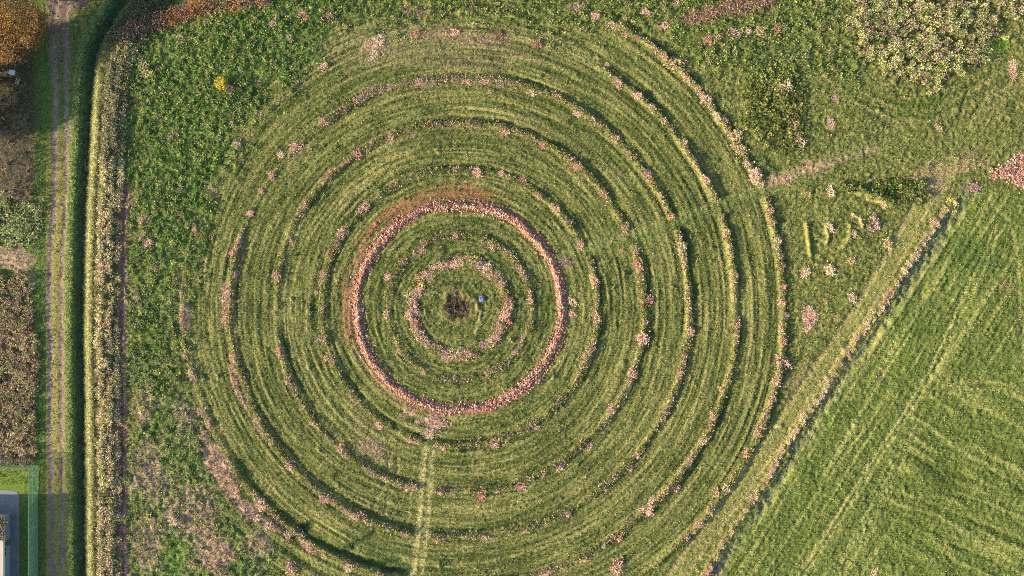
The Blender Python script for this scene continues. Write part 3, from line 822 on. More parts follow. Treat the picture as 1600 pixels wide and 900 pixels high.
def clock(x, y, step=5):
    """where the hand of a clock laid over the rings would point"""
    m = (math.degrees(math.atan2(x - CX, CY - y)) % 360) * 2
    m = int(round(m / step) * step) % 720
    h, q = m // 60, m % 60
    if q > 30: h += 1
    hw = UNITS[h % 12 or 12]
    if q == 0: return hw + " o'clock"
    if q == 30: return 'half past ' + hw
    if q in (15, 45): return ('quarter past ' if q == 15 else 'quarter to ') + hw
    return (number(q) + ' past ' if q < 30 else number(60 - q) + ' to ') + hw


RT = {1: [], 2: [], 4: [], 5: [], 6: [], 7: [], 8: []}
for a, ck in [(110, 'pink'), (118, 'tan'), (127, 'pink'), (136, 'pink'), (144, 'orange'), (152, 'yellow'), (160, 'pink'), (167, 'pale'), (174, 'pink'), (182, 'pink'), (190, 'pink'), (198, 'red'), (206, 'pink'), (215, 'pink'), (227, 'grey'), (238, 'tan'), (247, 'pink'), (256, 'pink'), (264, 'pale'), (273, 'pink'), (281, 'pink'),
              (303, 'grey'), (312, 'tan'), (320, 'pink'), (328, 'pink'), (335, 'pink'), (344, 'red'), (353, 'pink'), (2, 'red'), (9, 'brown'), (29, 'pink'), (41, 'pink'), (49, 'pink'), (56, 'pale'), (64, 'grey'), (72, 'yellow'), (80, 'yellow'), (88, 'tan'), (96, 'pink'), (103, 'pink')]:
    rr = 74 + trnd.uniform(-5, 5)
    RT[1].append((718 + rr * math.cos(R(a)), 480 - rr * math.sin(R(a)), 11.2, ck))
RT[2] = [(712, 368, 8, 'pink'), (768, 381, 9, 'pink'), (657, 391, 9, 'pink'), (645, 397, 6, 'grey'), (608, 433, 8, 'pink'), (604, 493, 8, 'pink'), (623, 548, 8, 'pink'), (662, 582, 7, 'pink'), (762, 583, 6, 'tan'), (793, 565, 7, 'grey'), (812, 418, 8, 'pink'), (830, 470, 8, 'pink'), (831, 482, 6, 'tan'), (826, 505, 6, 'grey'), (818, 525, 6, 'grey'), (804, 552, 6, 'pink')]
RT[4] = [(670, 265, 7, 'pink'), (715, 262, 7, 'pink'), (745, 267, 10, 'pink'), (783, 272, 8, 'pink'), (643, 275, 6, 'grey'), (612, 290, 7, 'red'), (573, 322, 11, 'pink'), (592, 306, 7, 'pale'), (533, 365, 11, 'pink'), (528, 380, 7, 'pink'), (513, 395, 7, 'pink'), (505, 427, 8, 'pink'), (495, 457, 5, 'pink'), (500, 528, 9, 'grey'), (510, 560, 9, 'pink'), (843, 307, 9, 'pink'), (815, 283, 11, 'red'), (870, 325, 9, 'pink'), (891, 349, 7, 'pink'), (908, 382, 9, 'pink'), (928, 438, 9, 'pink'), (933, 498, 11, 'pink'), (919, 554, 10, 'pink'), (838, 667, 8, 'pink'), (868, 643, 5, 'pale'), (892, 613, 6, 'grey'), (593, 663, 9, 'pink'), (550, 623, 7, 'pink'), (640, 687, 8, 'pink'), (693, 700, 6, 'pink'), (712, 698, 6, 'grey'), (772, 691, 11, 'pink'), (895, 473, 9, 'pale')]
RT[5] = [(672, 193, 7, 'orange'), (732, 192, 9, 'pink'), (745, 197, 7, 'grey'), (792, 205, 9, 'pink'), (612, 213, 10, 'pink'), (648, 213, 6, 'grey'), (560, 242, 11, 'red'), (515, 273, 11, 'red'), (477, 319, 9, 'pink'), (472, 337, 6, 'pink'), (452, 374, 10, 'pink'), (432, 430, 10, 'pink'), (428, 490, 7, 'orange'), (437, 550, 10, 'pink'), (450, 595, 7, 'pink'), (944, 305, 8, 'red'), (977, 355, 10, 'pink'), (994, 395, 8, 'pink'), (997, 415, 10, 'red'), (971, 392, 6, 'pink'), (1009, 467, 12, 'red'), (1002, 527, 12, 'pink'), (986, 583, 10, 'pink'), (848, 225, 8, 'red'), (903, 258, 10, 'red'), (957, 642, 9, 'pink'), (920, 697, 9, 'pink'), (872, 727, 11, 'pink'), (813, 757, 11, 'pink'), (488, 660, 8, 'pink'), (533, 702, 10, 'pink'), (585, 737, 8, 'grey'), (637, 760, 10, 'pink'), (688, 768, 7, 'pink'), (708, 770, 6, 'grey'), (752, 772, 12, 'red'), (776, 766, 6, 'pink')]
RT[6] = [(563, 155, 8, 'grey'), (540, 170, 8, 'grey'), (505, 190, 11, 'pink'), (460, 230, 11, 'pink'), (439, 243, 8, 'pale'), (425, 272, 10, 'pink'), (408, 297, 7, 'pink'), (392, 333, 9, 'pink'), (373, 377, 8, 'pink'), (367, 397, 9, 'red'), (367, 430, 10, 'grey'), (350, 466, 10, 'pale'), (352, 500, 9, 'pink'), (367, 572, 8, 'pale'), (368, 598, 7, 'pink'), (658, 128, 7, 'grey'), (705, 125, 7, 'grey'), (730, 125, 8, 'pink'), (760, 127, 8, 'pink'), (783, 128, 9, 'grey'), (828, 142, 9, 'pale'), (907, 177, 10, 'pale'), (963, 215, 9, 'pink'), (1012, 272, 11, 'pink'), (1047, 338, 10, 'orange'), (1065, 385, 10, 'pale'), (1063, 368, 7, 'grey'), (1077, 518, 10, 'pink'), (1062, 588, 7, 'pink'), (1035, 653, 6, 'pink'), (995, 712, 7, 'pink'), (985, 732, 7, 'grey'), (945, 763, 10, 'pink'), (887, 803, 10, 'grey'), (820, 828, 10, 'pink'), (755, 838, 9, 'pink'), (683, 843, 10, 'pink'), (633, 833, 9, 'pink'), (557, 805, 10, 'pink'), (508, 777, 11, 'pink'), (452, 728, 10, 'pink'), (425, 692, 7, 'pale'), (608, 826, 6, 'grey'), (1074, 450, 6, 'grey')]
RT[7] = [(932, 25 + 65, 5, 'tan'), (948, 100, 6, 'pale'), (967, 130, 9, 'pink'), (997, 150, 9, 'pink'), (1018, 167, 8, 'pale'), (1036, 190, 7, 'tan'), (1068, 223, 9, 'pale'), (1083, 247, 7, 'grey'), (1103, 283, 9, 'pink'), (1135, 363, 9, 'pink'), (1148, 430, 9, 'pink'), (1152, 508, 9, 'pink'), (1145, 560, 7, 'tan'), (1127, 608, 8, 'pink'), (1113, 652, 8, 'pink'), (1098, 690, 9, 'pale'), (1077, 722, 8, 'pale'), (1057, 760, 11, 'pink'), (1017, 782, 8, 'pale'), (1013, 797, 11, 'pink'), (967, 840, 10, 'red'), (943, 853, 8, 'pale'), (913, 872, 11, 'pink'), (880, 885, 9, 'tan'), (852, 893, 11, 'pink'), (963, 888, 15, 'pink'), (290, 480, 8, 'grey'), (283, 455, 8, 'pale'), (300, 583, 8, 'pale'), (290, 557, 7, 'pink'), (305, 360, 8, 'pink'), (313, 643, 9, 'grey'), (327, 663, 9, 'pink'), (410, 787, 12, 'pink'), (420, 820, 11, 'pale'), (404, 808, 10, 'pale'), (450, 838, 10, 'pale'), (483, 857, 9, 'pink'), (547, 885, 11, 'pale'), (455, 890, 14, 'pink'), (507, 868, 8, 'tan'), (652, 53, 10, 'red'), (713, 50, 10, 'pink'), (778, 53, 11, 'brown'), (837, 68, 11, 'brown'), (462, 132, 9, 'grey'), (408, 177, 9, 'grey'), (507, 103, 11, 'pale')]
RT[8] = [(932, 25, 10, 'pink'), (902, 10, 9, 'grey'), (957, 38, 9, 'pale'), (980, 52, 9, 'pink'), (997, 60, 7, 'brown'), (1037, 88, 8, 'pink'), (1057, 103, 15, 'tan'), (1073, 123, 9, 'pink'), (1088, 136, 7, 'tan'), (1105, 155, 12, 'pink'), (1120, 182, 9, 'pale'), (1131, 190, 10, 'pink'), (1147, 213, 13, 'tan'), (1157, 235, 13, 'tan'), (1167, 257, 9, 'pale'), (1177, 275, 14, 'pink'), (1188, 285, 12, 'tan'), (1203, 330, 10, 'pink'), (1207, 348, 9, 'tan'), (1215, 377, 10, 'pale'), (1220, 400, 9, 'pink'), (1222, 415, 9, 'red'), (1223, 447, 9, 'red'), (1223, 473, 9, 'pink'), (1227, 493, 10, 'grey'), (1220, 515, 8, 'pink'), (1222, 533, 8, 'red'), (1222, 568, 14, 'pink'), (1212, 595, 9, 'pale'), (1208, 622, 7, 'pink'), (1194, 650, 9, 'grey'), (1187, 664, 7, 'pink'), (1181, 676, 9, 'pink'), (1167, 710, 9, 'pink'), (1143, 743, 7, 'tan'), (1133, 762, 10, 'pale'), (1120, 772, 9, 'tan'), (1107, 800, 8, 'tan'), (1093, 818, 9, 'pink'), (1083, 830, 7, 'tan'), (1070, 846, 8, 'olive'), (1026, 884, 8, 'olive')]
for k, lst in RT.items():
    for (x, y, s, ck) in lst:
        for step in (15, 5, 1):
            tm = clock(x, y, step)
            if sum(1 for t in lst if t[3] == ck and clock(t[0], t[1], step) == tm) == 1: break
        lab = '%s on the %s plant ring from the centre, at %s' % (LOOK[ck], ORD[k if k < 3 else k - 1], tm)
        tuft(x, y, s, ck, lab, 'dry tufts along the rings', tall=1.15 if k < 7 else 1.35)

# row of tufts on the bank beside the diagonal path
NUM = ['first', 'second', 'third', 'fourth', 'fifth', 'sixth', 'seventh', 'eighth', 'ninth', 'tenth', 'eleventh', 'twelfth', 'thirteenth', 'fourteenth', 'fifteenth', 'sixteenth', 'seventeenth', 'eighteenth', 'nineteenth', 'twentieth']
TENS = {2: 'twenty', 3: 'thirty', 4: 'forty', 5: 'fifty', 6: 'sixty', 7: 'seventy'}


def ordinal(n):
    if n <= 20: return NUM[n - 1]
    t, u_ = divmod(n, 10)
    if u_ == 0: return TENS[t][:-1] + 'ieth'
    return TENS[t] + '-' + NUM[u_ - 1]


row = [(1477, 328, 8, 'tan'), (1470, 338, 6, 'pink'), (1462, 348, 8, 'pink'), (1457, 360, 6, 'pale'), (1449, 371, 7, 'pale'), (1443, 380, 6, 'pale'), (1436, 390, 6, 'pale'), (1431, 398, 6, 'pale'), (1427, 405, 6, 'pale'), (1420, 414, 6, 'pale'), (1413, 425, 7, 'pale'), (1406, 436, 6, 'tan'), (1400, 445, 8, 'pale'), (1393, 455, 7, 'pink'), (1390, 463, 7, 'pink'), (1383, 471, 8, 'pink'), (1378, 479, 7, 'pale'), (1372, 487, 7, 'tan'), (1365, 498, 9, 'pale'), (1356, 510, 8, 'pale'), (1349, 520, 8, 'pink'), (1338, 530, 8, 'pale'), (1330, 543, 8, 'tan'), (1324, 553, 6, 'grey'), (1314, 569, 6, 'grey'), (1303, 585, 7, 'tan'), (1298, 594, 6, 'pink'), (1293, 602, 7, 'pale'), (1288, 610, 6, 'pale'), (1283, 618, 7, 'pale'), (1275, 629, 8, 'pale'), (1268, 640, 7, 'pale'), (1257, 650, 6, 'tan'), (1252, 657, 9, 'pale'), (1243, 672, 7, 'pink'), (1237, 682, 8, 'pale'), (1231, 691, 6, 'pale'), (1223, 703, 8, 'pale'), (1218, 713, 6, 'tan'), (1212, 723, 8, 'pale'), (1208, 732, 6, 'pink'), (1203, 743, 8, 'pale'), (1197, 752, 7, 'pink'), (1190, 762, 7, 'tan'), (1180, 774, 9, 'pale'), (1175, 786, 7, 'pink'), (1166, 796, 6, 'pale'), (1158, 807, 8, 'tan'), (1150, 818, 7, 'pale'), (1143, 830, 8, 'tan'), (1134, 842, 7, 'pink'), (1128, 853, 8, 'tan'), (1117, 867, 8, 'tan'), (1108, 884, 7, 'pink'), (1103, 897, 9, 'pink')]
for i, (x, y, s, ck) in enumerate(sorted(row, key=lambda t: -t[1])):
    tuft(x, y, s, ck, '%s, %s from the bottom in the row beside the diagonal path' % (LOOK[ck], ordinal(i + 1)), 'tufts in the row beside the diagonal path', 1.0)

# single tufts elsewhere, each with its own description
for x, y, s, ck, lab, tl in [
    (1488, 317, 11, 'yellow', 'bright yellow-straw tuft at the upper end of the diagonal row', 1),
    (1260, 425, 11, 'pale', 'pale tuft left of its twin inside the triangle, above the pink patch', 1.2),
    (1295, 422, 12, 'pale', 'pale star-shaped tuft in the middle of the triangle', 1.2),
    (1330, 465, 11, 'pale', 'pale tuft close to the left edge of the diagonal path', 1),
    (1294, 353, 10, 'pale', 'pale tuft topping the short straw ridge in the triangle', 1.2),
    (1332, 364, 8, 'pale', 'small pale tuft inside the curved straw line', 1.2),
    (1366, 350, 13, 'grey', 'grey-pink tuft right of the curved straw line', 1),
    (1384, 380, 11, 'tan', 'tan tuft beside the path halfway along the triangle', 1.2),
    (1329, 409, 10, 'tan', 'tan tuft below the curved straw line in the triangle', 1.2),
    (1307, 497, 7, 'tan', 'small tan tuft right of the pink dead patch', 1),
    (1290, 473, 7, 'tan', 'small tan tuft above right of the pink dead patch', 1),
    (1268, 490, 14, 'pink', 'broad pink dead tuft in the upper part of the pink patch', .6),
    (1264, 508, 13, 'pink', 'broad pink dead tuft in the lower part of the pink patch', .6),
    (1298, 302, 10, 'pale', 'pale tuft at the top of the triangle', 1.3),
    (1262, 302, 10, 'tan', 'tan tuft at the top left corner of the triangle', 1.4),
    (1434, 312, 11, 'pale', 'pale tuft at the top right corner of the triangle by the path', 1),
    (1414, 300, 9, 'yellow', 'yellowish tuft near the top right corner of the triangle', 1),
    (1380, 318, 9, 'pale', 'pale tuft at the end of the dark arched ridge', 1.2),
    (1252, 222, 12, 'pale', 'pale tall tuft with a long shadow below the olive weed block', 1.7),
    (1240, 196, 10, 'pink', 'pink tuft at the right edge of the olive weed block', 1.3),
    (1227, 133, 14, 'pale', 'large pale tuft at the top of the olive weed block', 1.2),
    (1225, 155, 8, 'red', 'small red tuft inside the olive weed block', 1.2),
    (1299, 192, 11, 'pink', 'pink dead tuft alone right of the olive weed block', .5),
    (1303, 155, 8, 'pink', 'small pink tuft above the lone pink dead tuft', .5),
    (1582, 100, 10, 'pale', 'pale pink upper tuft near the right edge below the thicket', .7),
    (1585, 116, 9, 'pink', 'pink lower tuft near the right edge below the thicket', .7),
    (1521, 293, 12, 'grey', 'grey-pink tuft left of the red heap', .9),
    (1572, 446, 10, 'brown', 'brownish tuft alone in the right field', .5),
    (1105, 62, 11, 'red', 'red tuft, leftmost of the short row near the top edge', 1.2),
    (1122, 60, 9, 'pink', 'pink tuft, second of the short row near the top edge', 1.2),
    (1150, 54, 12, 'grey', 'grey-pink tuft, third of the short row near the top edge', 1.2),
    (1168, 50, 9, 'pale', 'pale tuft, fourth of the short row near the top edge', 1.2),
    (1186, 51, 11, 'tan', 'tan tuft, fifth of the short row near the top edge', 1.2),
    (1214, 44, 11, 'red', 'red tuft, rightmost of the short row near the top edge', 1.2),
    (1040, 40, 11, 'pink', 'pink tuft between the eighth ring and the short top row', 1.2),
    (1007, 18, 10, 'pink', 'pink tuft near the top edge right of the outermost ring', 1),
    (1057, 4, 10, 'pink', 'pink tuft cut by the top edge left of the reddish streak', 1),
    (474, 24, 11, 'red', 'reddish tuft in the dark crop near the top edge', 1.1),
    (513, 25, 11, 'pink', 'pink tuft right of the reddish one near the top edge', 1.1),
    (428, 38, 10, 'grey', 'grey tuft in the dark crop below the orange hedge', 1),
    (453, 58, 8, 'grey', 'violet-grey tuft in the crop below the reddish tuft', 1),
    (595, 62, 12, 'pale', 'pale pink tuft in the dry upper strip, left end', .6),
    (585, 85, 12, 'pale', 'pale pink tuft in the dry upper strip, just below another', .6),
    (227, 105, 13, 'tan', 'tan mound-shaped tuft in the crop at the upper left', 1),
    (247, 180, 10, 'brown', 'brown tuft in the crop below the tan mound', 1),
    (265, 146, 9, 'brown', 'small brown tuft in the crop right below the tan mound', 1),
    (373, 227, 11, 'grey', 'violet-grey tuft in the crop at the outer left rings', .9),
    (283, 60, 9, 'tan', 'tan tuft in the crop below the orange hedge', .9),
    (180, 203, 11, 'orange', 'orange tuft on the ditch bank', 1.3),
    (233, 380, 10, 'pink', 'pink tuft in the left crop beside the red furrow', 1),
    (242, 417, 9, 'grey', 'grey tuft in the left crop beside the red furrow', 1),
    (221, 345, 10, 'tan', 'tan tuft close to the upper end of the red furrow', 1),
    (233, 807, 12, 'yellow', 'yellow tuft in the dry lower left field', 1),
    (272, 812, 12, 'pale', 'pale tuft in the dry lower left field', 1),
    (300, 880, 12, 'tan', 'tan tuft in the dry field near the bottom edge', 1),
    (192, 826, 10, 'red', 'upper reddish tuft standing in the red furrow', 1),
    (192, 853, 12, 'red', 'lower reddish tuft standing in the red furrow', 1),
    (683, 662, 13, 'pink', 'trodden pink tuft below the red earth ring', .35),
    (670, 676, 12, 'pale', 'trodden pale tuft where the lower path meets the ring', .35),
    (652, 661, 8, 'pink', 'small pink tuft left of the trodden patch', .5),
    (585, 700, 10, 'pink', 'pink dead tuft in the dry patch between the rings, lower left', .6),
    (883, 405, 9, 'grey', 'grey tuft where the right path meets the red ring', .6),
    (895, 492, 8, 'pink', 'pink tuft just outside the red ring on its right', .8),
    (1468, 200, 7, 'pale', 'small pale stubby tuft with a dark shadow in the upper right meadow', 1.6),
    (1365, 896, 9, 'pale', 'small pale tuft cut by the bottom edge in the right field', 1.2),
    (15, 712, 9, 'tan', 'tan tuft at the lower end of the scrub by the fence', 1.2),
    (50, 703, 9, 'orange', 'orange tuft at the lower right corner of the scrub', 1.3)]:
    tuft(x, y, s, ck, lab, 'scattered single tufts', tl)

# ------------------------------------------------------------------ shrubs
def shrub(name, x, y, r, h, colour, label, n=260, twig=40, cat='shrub', group=None):
    o = link(name, None, label=label, cat=cat, group=group, loc=((x - 800) * S, (450 - y) * S, hz(x, y)))
    d = rng.normal(0, 1, (n, 3)); d /= np.linalg.norm(d, axis=1)[:, None]; d[:, 2] = np.abs(d[:, 2])
    cl_ = rng.normal(0, 1, (9, 3)); cl_[:, 2] = np.abs(cl_[:, 2]); cl_ /= np.linalg.norm(cl_, axis=1)[:, None]
    lobe = .72 + .38 * np.max(np.clip(d @ cl_.T, 0, 1) ** 6, axis=1)
    P = d * (rng.random(n) ** .4 * lobe)[:, None] * np.array([r, r, h])
    az = np.arctan2(d[:, 1], d[:, 0]) + rng.normal(0, .7, n)
    leaf = kites(P, az, rng.uniform(-.2, 1.2, n), rng.uniform(.18, .4, n), rng.uniform(.12, .26, n), hsv_jit(colour, n, .35))
    link('foliage', raw_mesh('foliage', *leaf, M_LEAF), o)
    a = rng.random(twig) * 2 * PI
    P = np.stack([np.cos(a) * r * .15, np.sin(a) * r * .15, np.zeros(twig)], 1)
    link('stems', raw_mesh('stems', *kites(P, a, rng.uniform(.5, 1.4, twig), rng.uniform(.7, 1.1, twig) * h, np.full(twig, .05), hsv_jit((.14, .1, .07), twig), 0.0), M_LEAF), o)
    return o


shrub('shrub', 348, 133, 1.35, 1.3, (.62, .50, .08), 'bright yellow shrub alone in the dark crop', 420)
shrub('shrub', 362, 140, .9, .8, (.28, .21, .19), 'grey-brown shrub touching the bright yellow one', 200)
for x, y, r, h, c_, lab in [(198, 58, 1.9, 1.5, (.24, .17, .14), 'grey-brown hedge shrub above the ditch bend, leftmost'), (215, 48, 1.8, 1.4, (.27, .17, .13), 'dull pink hedge shrub, second from the ditch bend'), (234, 41, 1.8, 1.5, (.31, .18, .14), 'pinkish hedge shrub, third from the ditch bend'),
                            (252, 34, 1.9, 1.6, (.33, .19, .14), 'pinkish hedge shrub, fourth from the ditch bend'), (270, 27, 1.9, 1.6, (.46, .21, .09), 'orange hedge shrub, fifth from the ditch bend'), (290, 21, 1.9, 1.5, (.40, .21, .15), 'rust hedge shrub, sixth from the ditch bend'), (308, 15, 2.1, 1.8, (.50, .22, .10), 'large orange-red hedge shrub near the top edge'),
                            (326, 10, 1.8, 1.5, (.44, .22, .14), 'rust hedge shrub right of the large orange-red one'), (345, 9, 1.7, 1.4, (.30, .24, .12), 'olive-brown hedge shrub near the top edge'), (366, 6, 2.0, 1.6, (.54, .30, .14), 'light orange hedge shrub near the top edge'), (386, 4, 1.6, 1.3, (.40, .27, .17), 'tan hedge shrub at the right end of the hedge'), (412, 3, 1.5, 1.2, (.45, .27, .18), 'pale rust shrub cut by the top edge right of the hedge')]:
    shrub('hedge_shrub', x, y, r, h, c_, lab, 330, group='autumn hedge along the top left')
shrub('bramble', 715, 480, 3.0, .9, (.20, .145, .10), 'brown bare bramble filling the hollow at the centre of the rings', 560, 330, cat='bramble')

# dry long grass drifts: reddish streak near the top edge
pts = []
for t in np.linspace(0, 1, 500):
    x = 1072 + 135 * t + rng.normal(0, 5); y = 30 - 32 * t + rng.normal(0, 5 + 3 * t)
    pts.append((x, y))
pts = np.array(pts)
cl = hsv_jit((.40, .24, .17), len(pts), .3)
Vg, Fg, Cg = plants(pts[:, 0], pts[:, 1], 6, (.5, 1.0), (.06, .12), (-.1, .7), cl, spread=.2, hspread=.2)
link('dead_grass', raw_mesh('dead_grass', Vg, Fg, Cg, M_LEAF), kind='stuff', label='streak of reddish laid dead grass near the top edge', cat='grass')


# ------------------------------------------------------------------ trees
def tube(parts, p0, p1, r0, r1, c_, sides=5):
    p0 = np.asarray(p0, float); p1 = np.asarray(p1, float)
    d = p1 - p0; d /= np.linalg.norm(d) + 1e-9
    a = np.cross(d, [0, 0, 1.0] if abs(d[2]) < .9 else [1.0, 0, 0]); a /= np.linalg.norm(a); b = np.cross(d, a)
    t = np.arange(sides) * 2 * PI / sides
    ring = np.cos(t)[:, None] * a + np.sin(t)[:, None] * b
    Vv = np.concatenate([p0 + ring * r0, p1 + ring * r1])
    Ff = []
    for i in range(sides):
        j = (i + 1) % sides
        Ff += [[i, j, sides + j], [i, sides + j, sides + i]]
    parts.append((Vv, np.array(Ff), np.tile(np.asarray(c_, float) * rng.uniform(.8, 1.2), (2 * sides, 1))))


def grow(parts, tips, p, d, L, r, depth, c_, spread=.6, kids=3):
    q = p + d * L
    tube(parts, p, q, r, r * .65, c_, 5 if depth > 1 else 3)
    if depth == 0:
        tips.append(q); return
    for _ in range(kids):
        nd = d + rng.normal(0, spread, 3); nd[2] = nd[2] * .7 + .12; nd /= np.linalg.norm(nd)
        grow(parts, tips, q - d * L * rng.uniform(0, .35), nd, L * rng.uniform(.62, .85), r * .6, depth - 1, c_, spread, kids)


def tree(x, y, h, crown_r, colours, label, nleaf=9000, bark=(.10, .08, .06), leafsize=.32, name='tree'):
    o = link(name, None, label=label, cat='tree', loc=((x - 800) * S, (450 - y) * S, hz(x, y) - .05))
    tp, tips = [], []
    grow(tp, tips, np.array([0, 0, 0.]), np.array([.03, .02, 1.]), h * .34, h * .03, 4, bark, .62, 3)
    tips = np.array(tips)
    link('trunk', raw_mesh('trunk', *join(tp), M_EARTH), o)
    if nleaf:
        k = rng.integers(0, len(tips), nleaf)
        cen = tips[k] + rng.normal(0, 1, (nleaf, 3)) * .38
        s = crown_r / max(.1, np.percentile(np.hypot(cen[:, 0], cen[:, 1]), 96))
        cen[:, :2] *= s
        m = rng.random(nleaf) < .42                                # the rest fills an uneven dome
        d = rng.normal(0, 1, (nleaf, 3)); d /= np.linalg.norm(d, axis=1)[:, None]
        lob = rng.normal(0, 1, (16, 3)); lob /= np.linalg.norm(lob, axis=1)[:, None]
        rad = (.70 + .30 * np.max(np.clip(d @ lob.T, 0, 1) ** 8, axis=1)) * rng.random(nleaf) ** .3
        dome = d * rad[:, None] * np.array([crown_r, crown_r, h * .30]) + np.array([0, 0, h * .66])
        cen[m] = dome[m]
        cen[:, 2] = np.where(cen[:, 2] < h * .48, h * rng.uniform(.48, .8, nleaf), cen[:, 2])
        far = np.hypot(cen[:, 0], cen[:, 1]); cen[:, :2] *= np.where(far > crown_r, crown_r * rng.uniform(.5, 1, nleaf) / np.maximum(far, .1), 1)[:, None]
        kk = np.where(m, np.argmax(d @ lob.T, axis=1), k)
        cl_ = np.asarray(colours)[(kk * 7) % len(colours)] * rng.uniform(.65, 1.35, (nleaf, 1)) * (.75 + .5 * ((kk * 13) % 7) / 6)[:, None]
        az = rng.random(nleaf) * 2 * PI
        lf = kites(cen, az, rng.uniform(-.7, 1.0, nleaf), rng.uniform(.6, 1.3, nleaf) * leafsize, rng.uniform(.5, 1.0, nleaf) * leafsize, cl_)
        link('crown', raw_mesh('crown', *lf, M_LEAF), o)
    return o


rng = np.random.default_rng(23)
AUT = [(.38, .22, .07), (.42, .20, .08), (.34, .22, .09), (.40, .27, .10), (.28, .15, .07)]
tree(44, 56, 9.0, 6.6, AUT, 'orange autumn tree in the upper left corner', 26000, leafsize=.24)
tree(-12, 12, 8.5, 4.6, AUT, 'autumn tree added for shade at the top left corner behind the orange one', 9000)  # this tree and those after it are invented to cast shade into view
tree(-45, 120, 10.0, 5.5, AUT, 'unseen autumn tree added for shade just outside the left edge above the bare shrubs', 8000)
tree(-130, 150, 11.0, 5.5, [(.2, .2, .06), (.26, .2, .06), (.16, .18, .05)], 'unseen olive tree added for shade outside the left edge behind the autumn trees', 8000)
tree(-80, 215, 8.0, 5.0, [(.22, .17, .07), (.3, .2, .08)], 'unseen brown-leaved tree added for shade outside the left edge by the bare shrubs', 6000)
tree(-25, 165, 6.5, 4.2, AUT, 'unseen low autumn tree added for shade outside the left edge by the tan bare shrub', 7000)
tree(-30, 205, 6.0, 4.0, [(.22, .17, .07), (.3, .2, .08)], 'unseen low brown-leaved tree added for shade outside the left edge by the thicket', 7000)
tree(-10, 130, 6.5, 3.6, AUT, 'small autumn tree added for shade at the left edge below the orange one', 6000)
tree(-30, -35, 10.0, 6.0, AUT, 'unseen autumn tree added for shade outside the top left corner', 8000)
tree(60, -60, 9.0, 5.0, AUT, 'unseen autumn tree added for shade outside the top edge above the farm track', 7000)


def bare_shrub(x, y, h, colour, label, stems=9):
    o = link('bare_shrub', None, label=label, cat='shrub', group='bare shrubs left of the track', loc=((x - 800) * S, (450 - y) * S, hz(x, y) - .05))
    main, twigs, tips = [], [], []
    for i in range(stems):
        a = 2 * PI * i / stems + rng.normal(0, .3)
        d = np.array([math.cos(a) * .75, math.sin(a) * .75, rng.uniform(.5, 1.2)]); d /= np.linalg.norm(d)
        q = d * h * .35
        tube(main, (0, 0, 0), q, .06, .04, colour, 4)
        for j in range(2):
            nd = d + rng.normal(0, .35, 3); nd /= np.linalg.norm(nd)
            grow(twigs, tips, q, nd, h * .26, .035, 3, colour, .5, 3)
    link('stems', raw_mesh('stems', *join(main), M_EARTH), o)
    link('twigs', raw_mesh('twigs', *join(twigs), M_EARTH), o, kind='stuff')


for x, y, h, c_, lab in [(16, 163, 3.6, (.40, .29, .17), 'tan bare shrub below the white panel'), (40, 195, 2.6, (.24, .19, .13), 'small brown bare shrub right below the tan one'), (12, 222, 3.2, (.30, .23, .19), 'grey-brown bare shrub in the middle of the left edge thicket'), (40, 238, 3.0, (.28, .22, .18), 'grey bare shrub nearest the farm track'),
                         (8, 258, 3.0, (.30, .23, .20), 'grey bare shrub cut by the left edge'), (42, 268, 2.6, (.26, .2, .17), 'dark bare shrub beside the gap in the thicket'), (18, 298, 3.0, (.28, .22, .18), 'grey-brown bare shrub just above the nettles'), (46, 305, 2.4, (.3, .22, .16), 'small bare shrub above the nettles, nearest the track')]:
    bare_shrub(x, y, h, c_, lab)


# ------------------------------------------------------------------ built things
def boxes_mesh(name, boxes, mat):
    """boxes: list of (x0,x1,y0,y1,z0,z1)"""
    Vv, Ff = [], []
    for x0, x1, y0, y1, z0, z1 in boxes:
        i = len(Vv)
        Vv += [(x0, y0, z0), (x1, y0, z0), (x1, y1, z0), (x0, y1, z0), (x0, y0, z1), (x1, y0, z1), (x1, y1, z1), (x0, y1, z1)]
        Ff += [(i, i + 3, i + 2, i + 1), (i + 4, i + 5, i + 6, i + 7), (i, i + 1, i + 5, i + 4), (i + 1, i + 2, i + 6, i + 5), (i + 2, i + 3, i + 7, i + 6), (i + 3, i, i + 4, i + 7)]
    me = bpy.data.meshes.new(name); me.from_pydata(Vv, [], Ff); me.materials.append(mat); me.update()
    return me


def g(px, py): return (px - 800) * S, (450 - py) * S


M_ASPH = mat_plain('asphalt', (.22, .235, .26), .95, .18, .6, bump=.1)
M_ROOF = mat_plain('roof_sheet', (.50, .44, .38), .7, .10, .4)
M_WALL = mat_plain('render_wall', (.26, .28, .31), .9, .06, 1.0)
M_WOOD = mat_plain('wood', (.16, .12, .085), .9, .25, 3)
M_WHITE = mat_plain('white_sheet', (.80, .82, .84), .6, .05, 2)
M_STEEL = mat_plain('galvanised', (.55, .60, .58), .5, .1, 5, metal=.3)
M_GLASS = mat_plain('dark_glass', (.03, .04, .05), .1, .05, 1)
M_BLUE = mat_plain('blue_tarp', (.16, .20, .34), .7, .5, 3, bump=.3)
M_GREENP = mat_plain('green_rail', (.14, .30, .20), .6, .1, 5)
mn, n_, l_, b_ = new_mat('net')
b_.inputs['Base Color'].default_value = (.27, .42, .27, 1)
tp_ = n_.new('ShaderNodeBsdfTransparent'); mx_ = n_.new('ShaderNodeMixShader'); mx_.inputs[0].default_value = .28
l_.new(tp_.outputs[0], mx_.inputs[1]); l_.new(b_.outputs[0], mx_.inputs[2]); l_.new(mx_.outputs[0], n_['Material Output'].inputs[0])
M_NET = mn

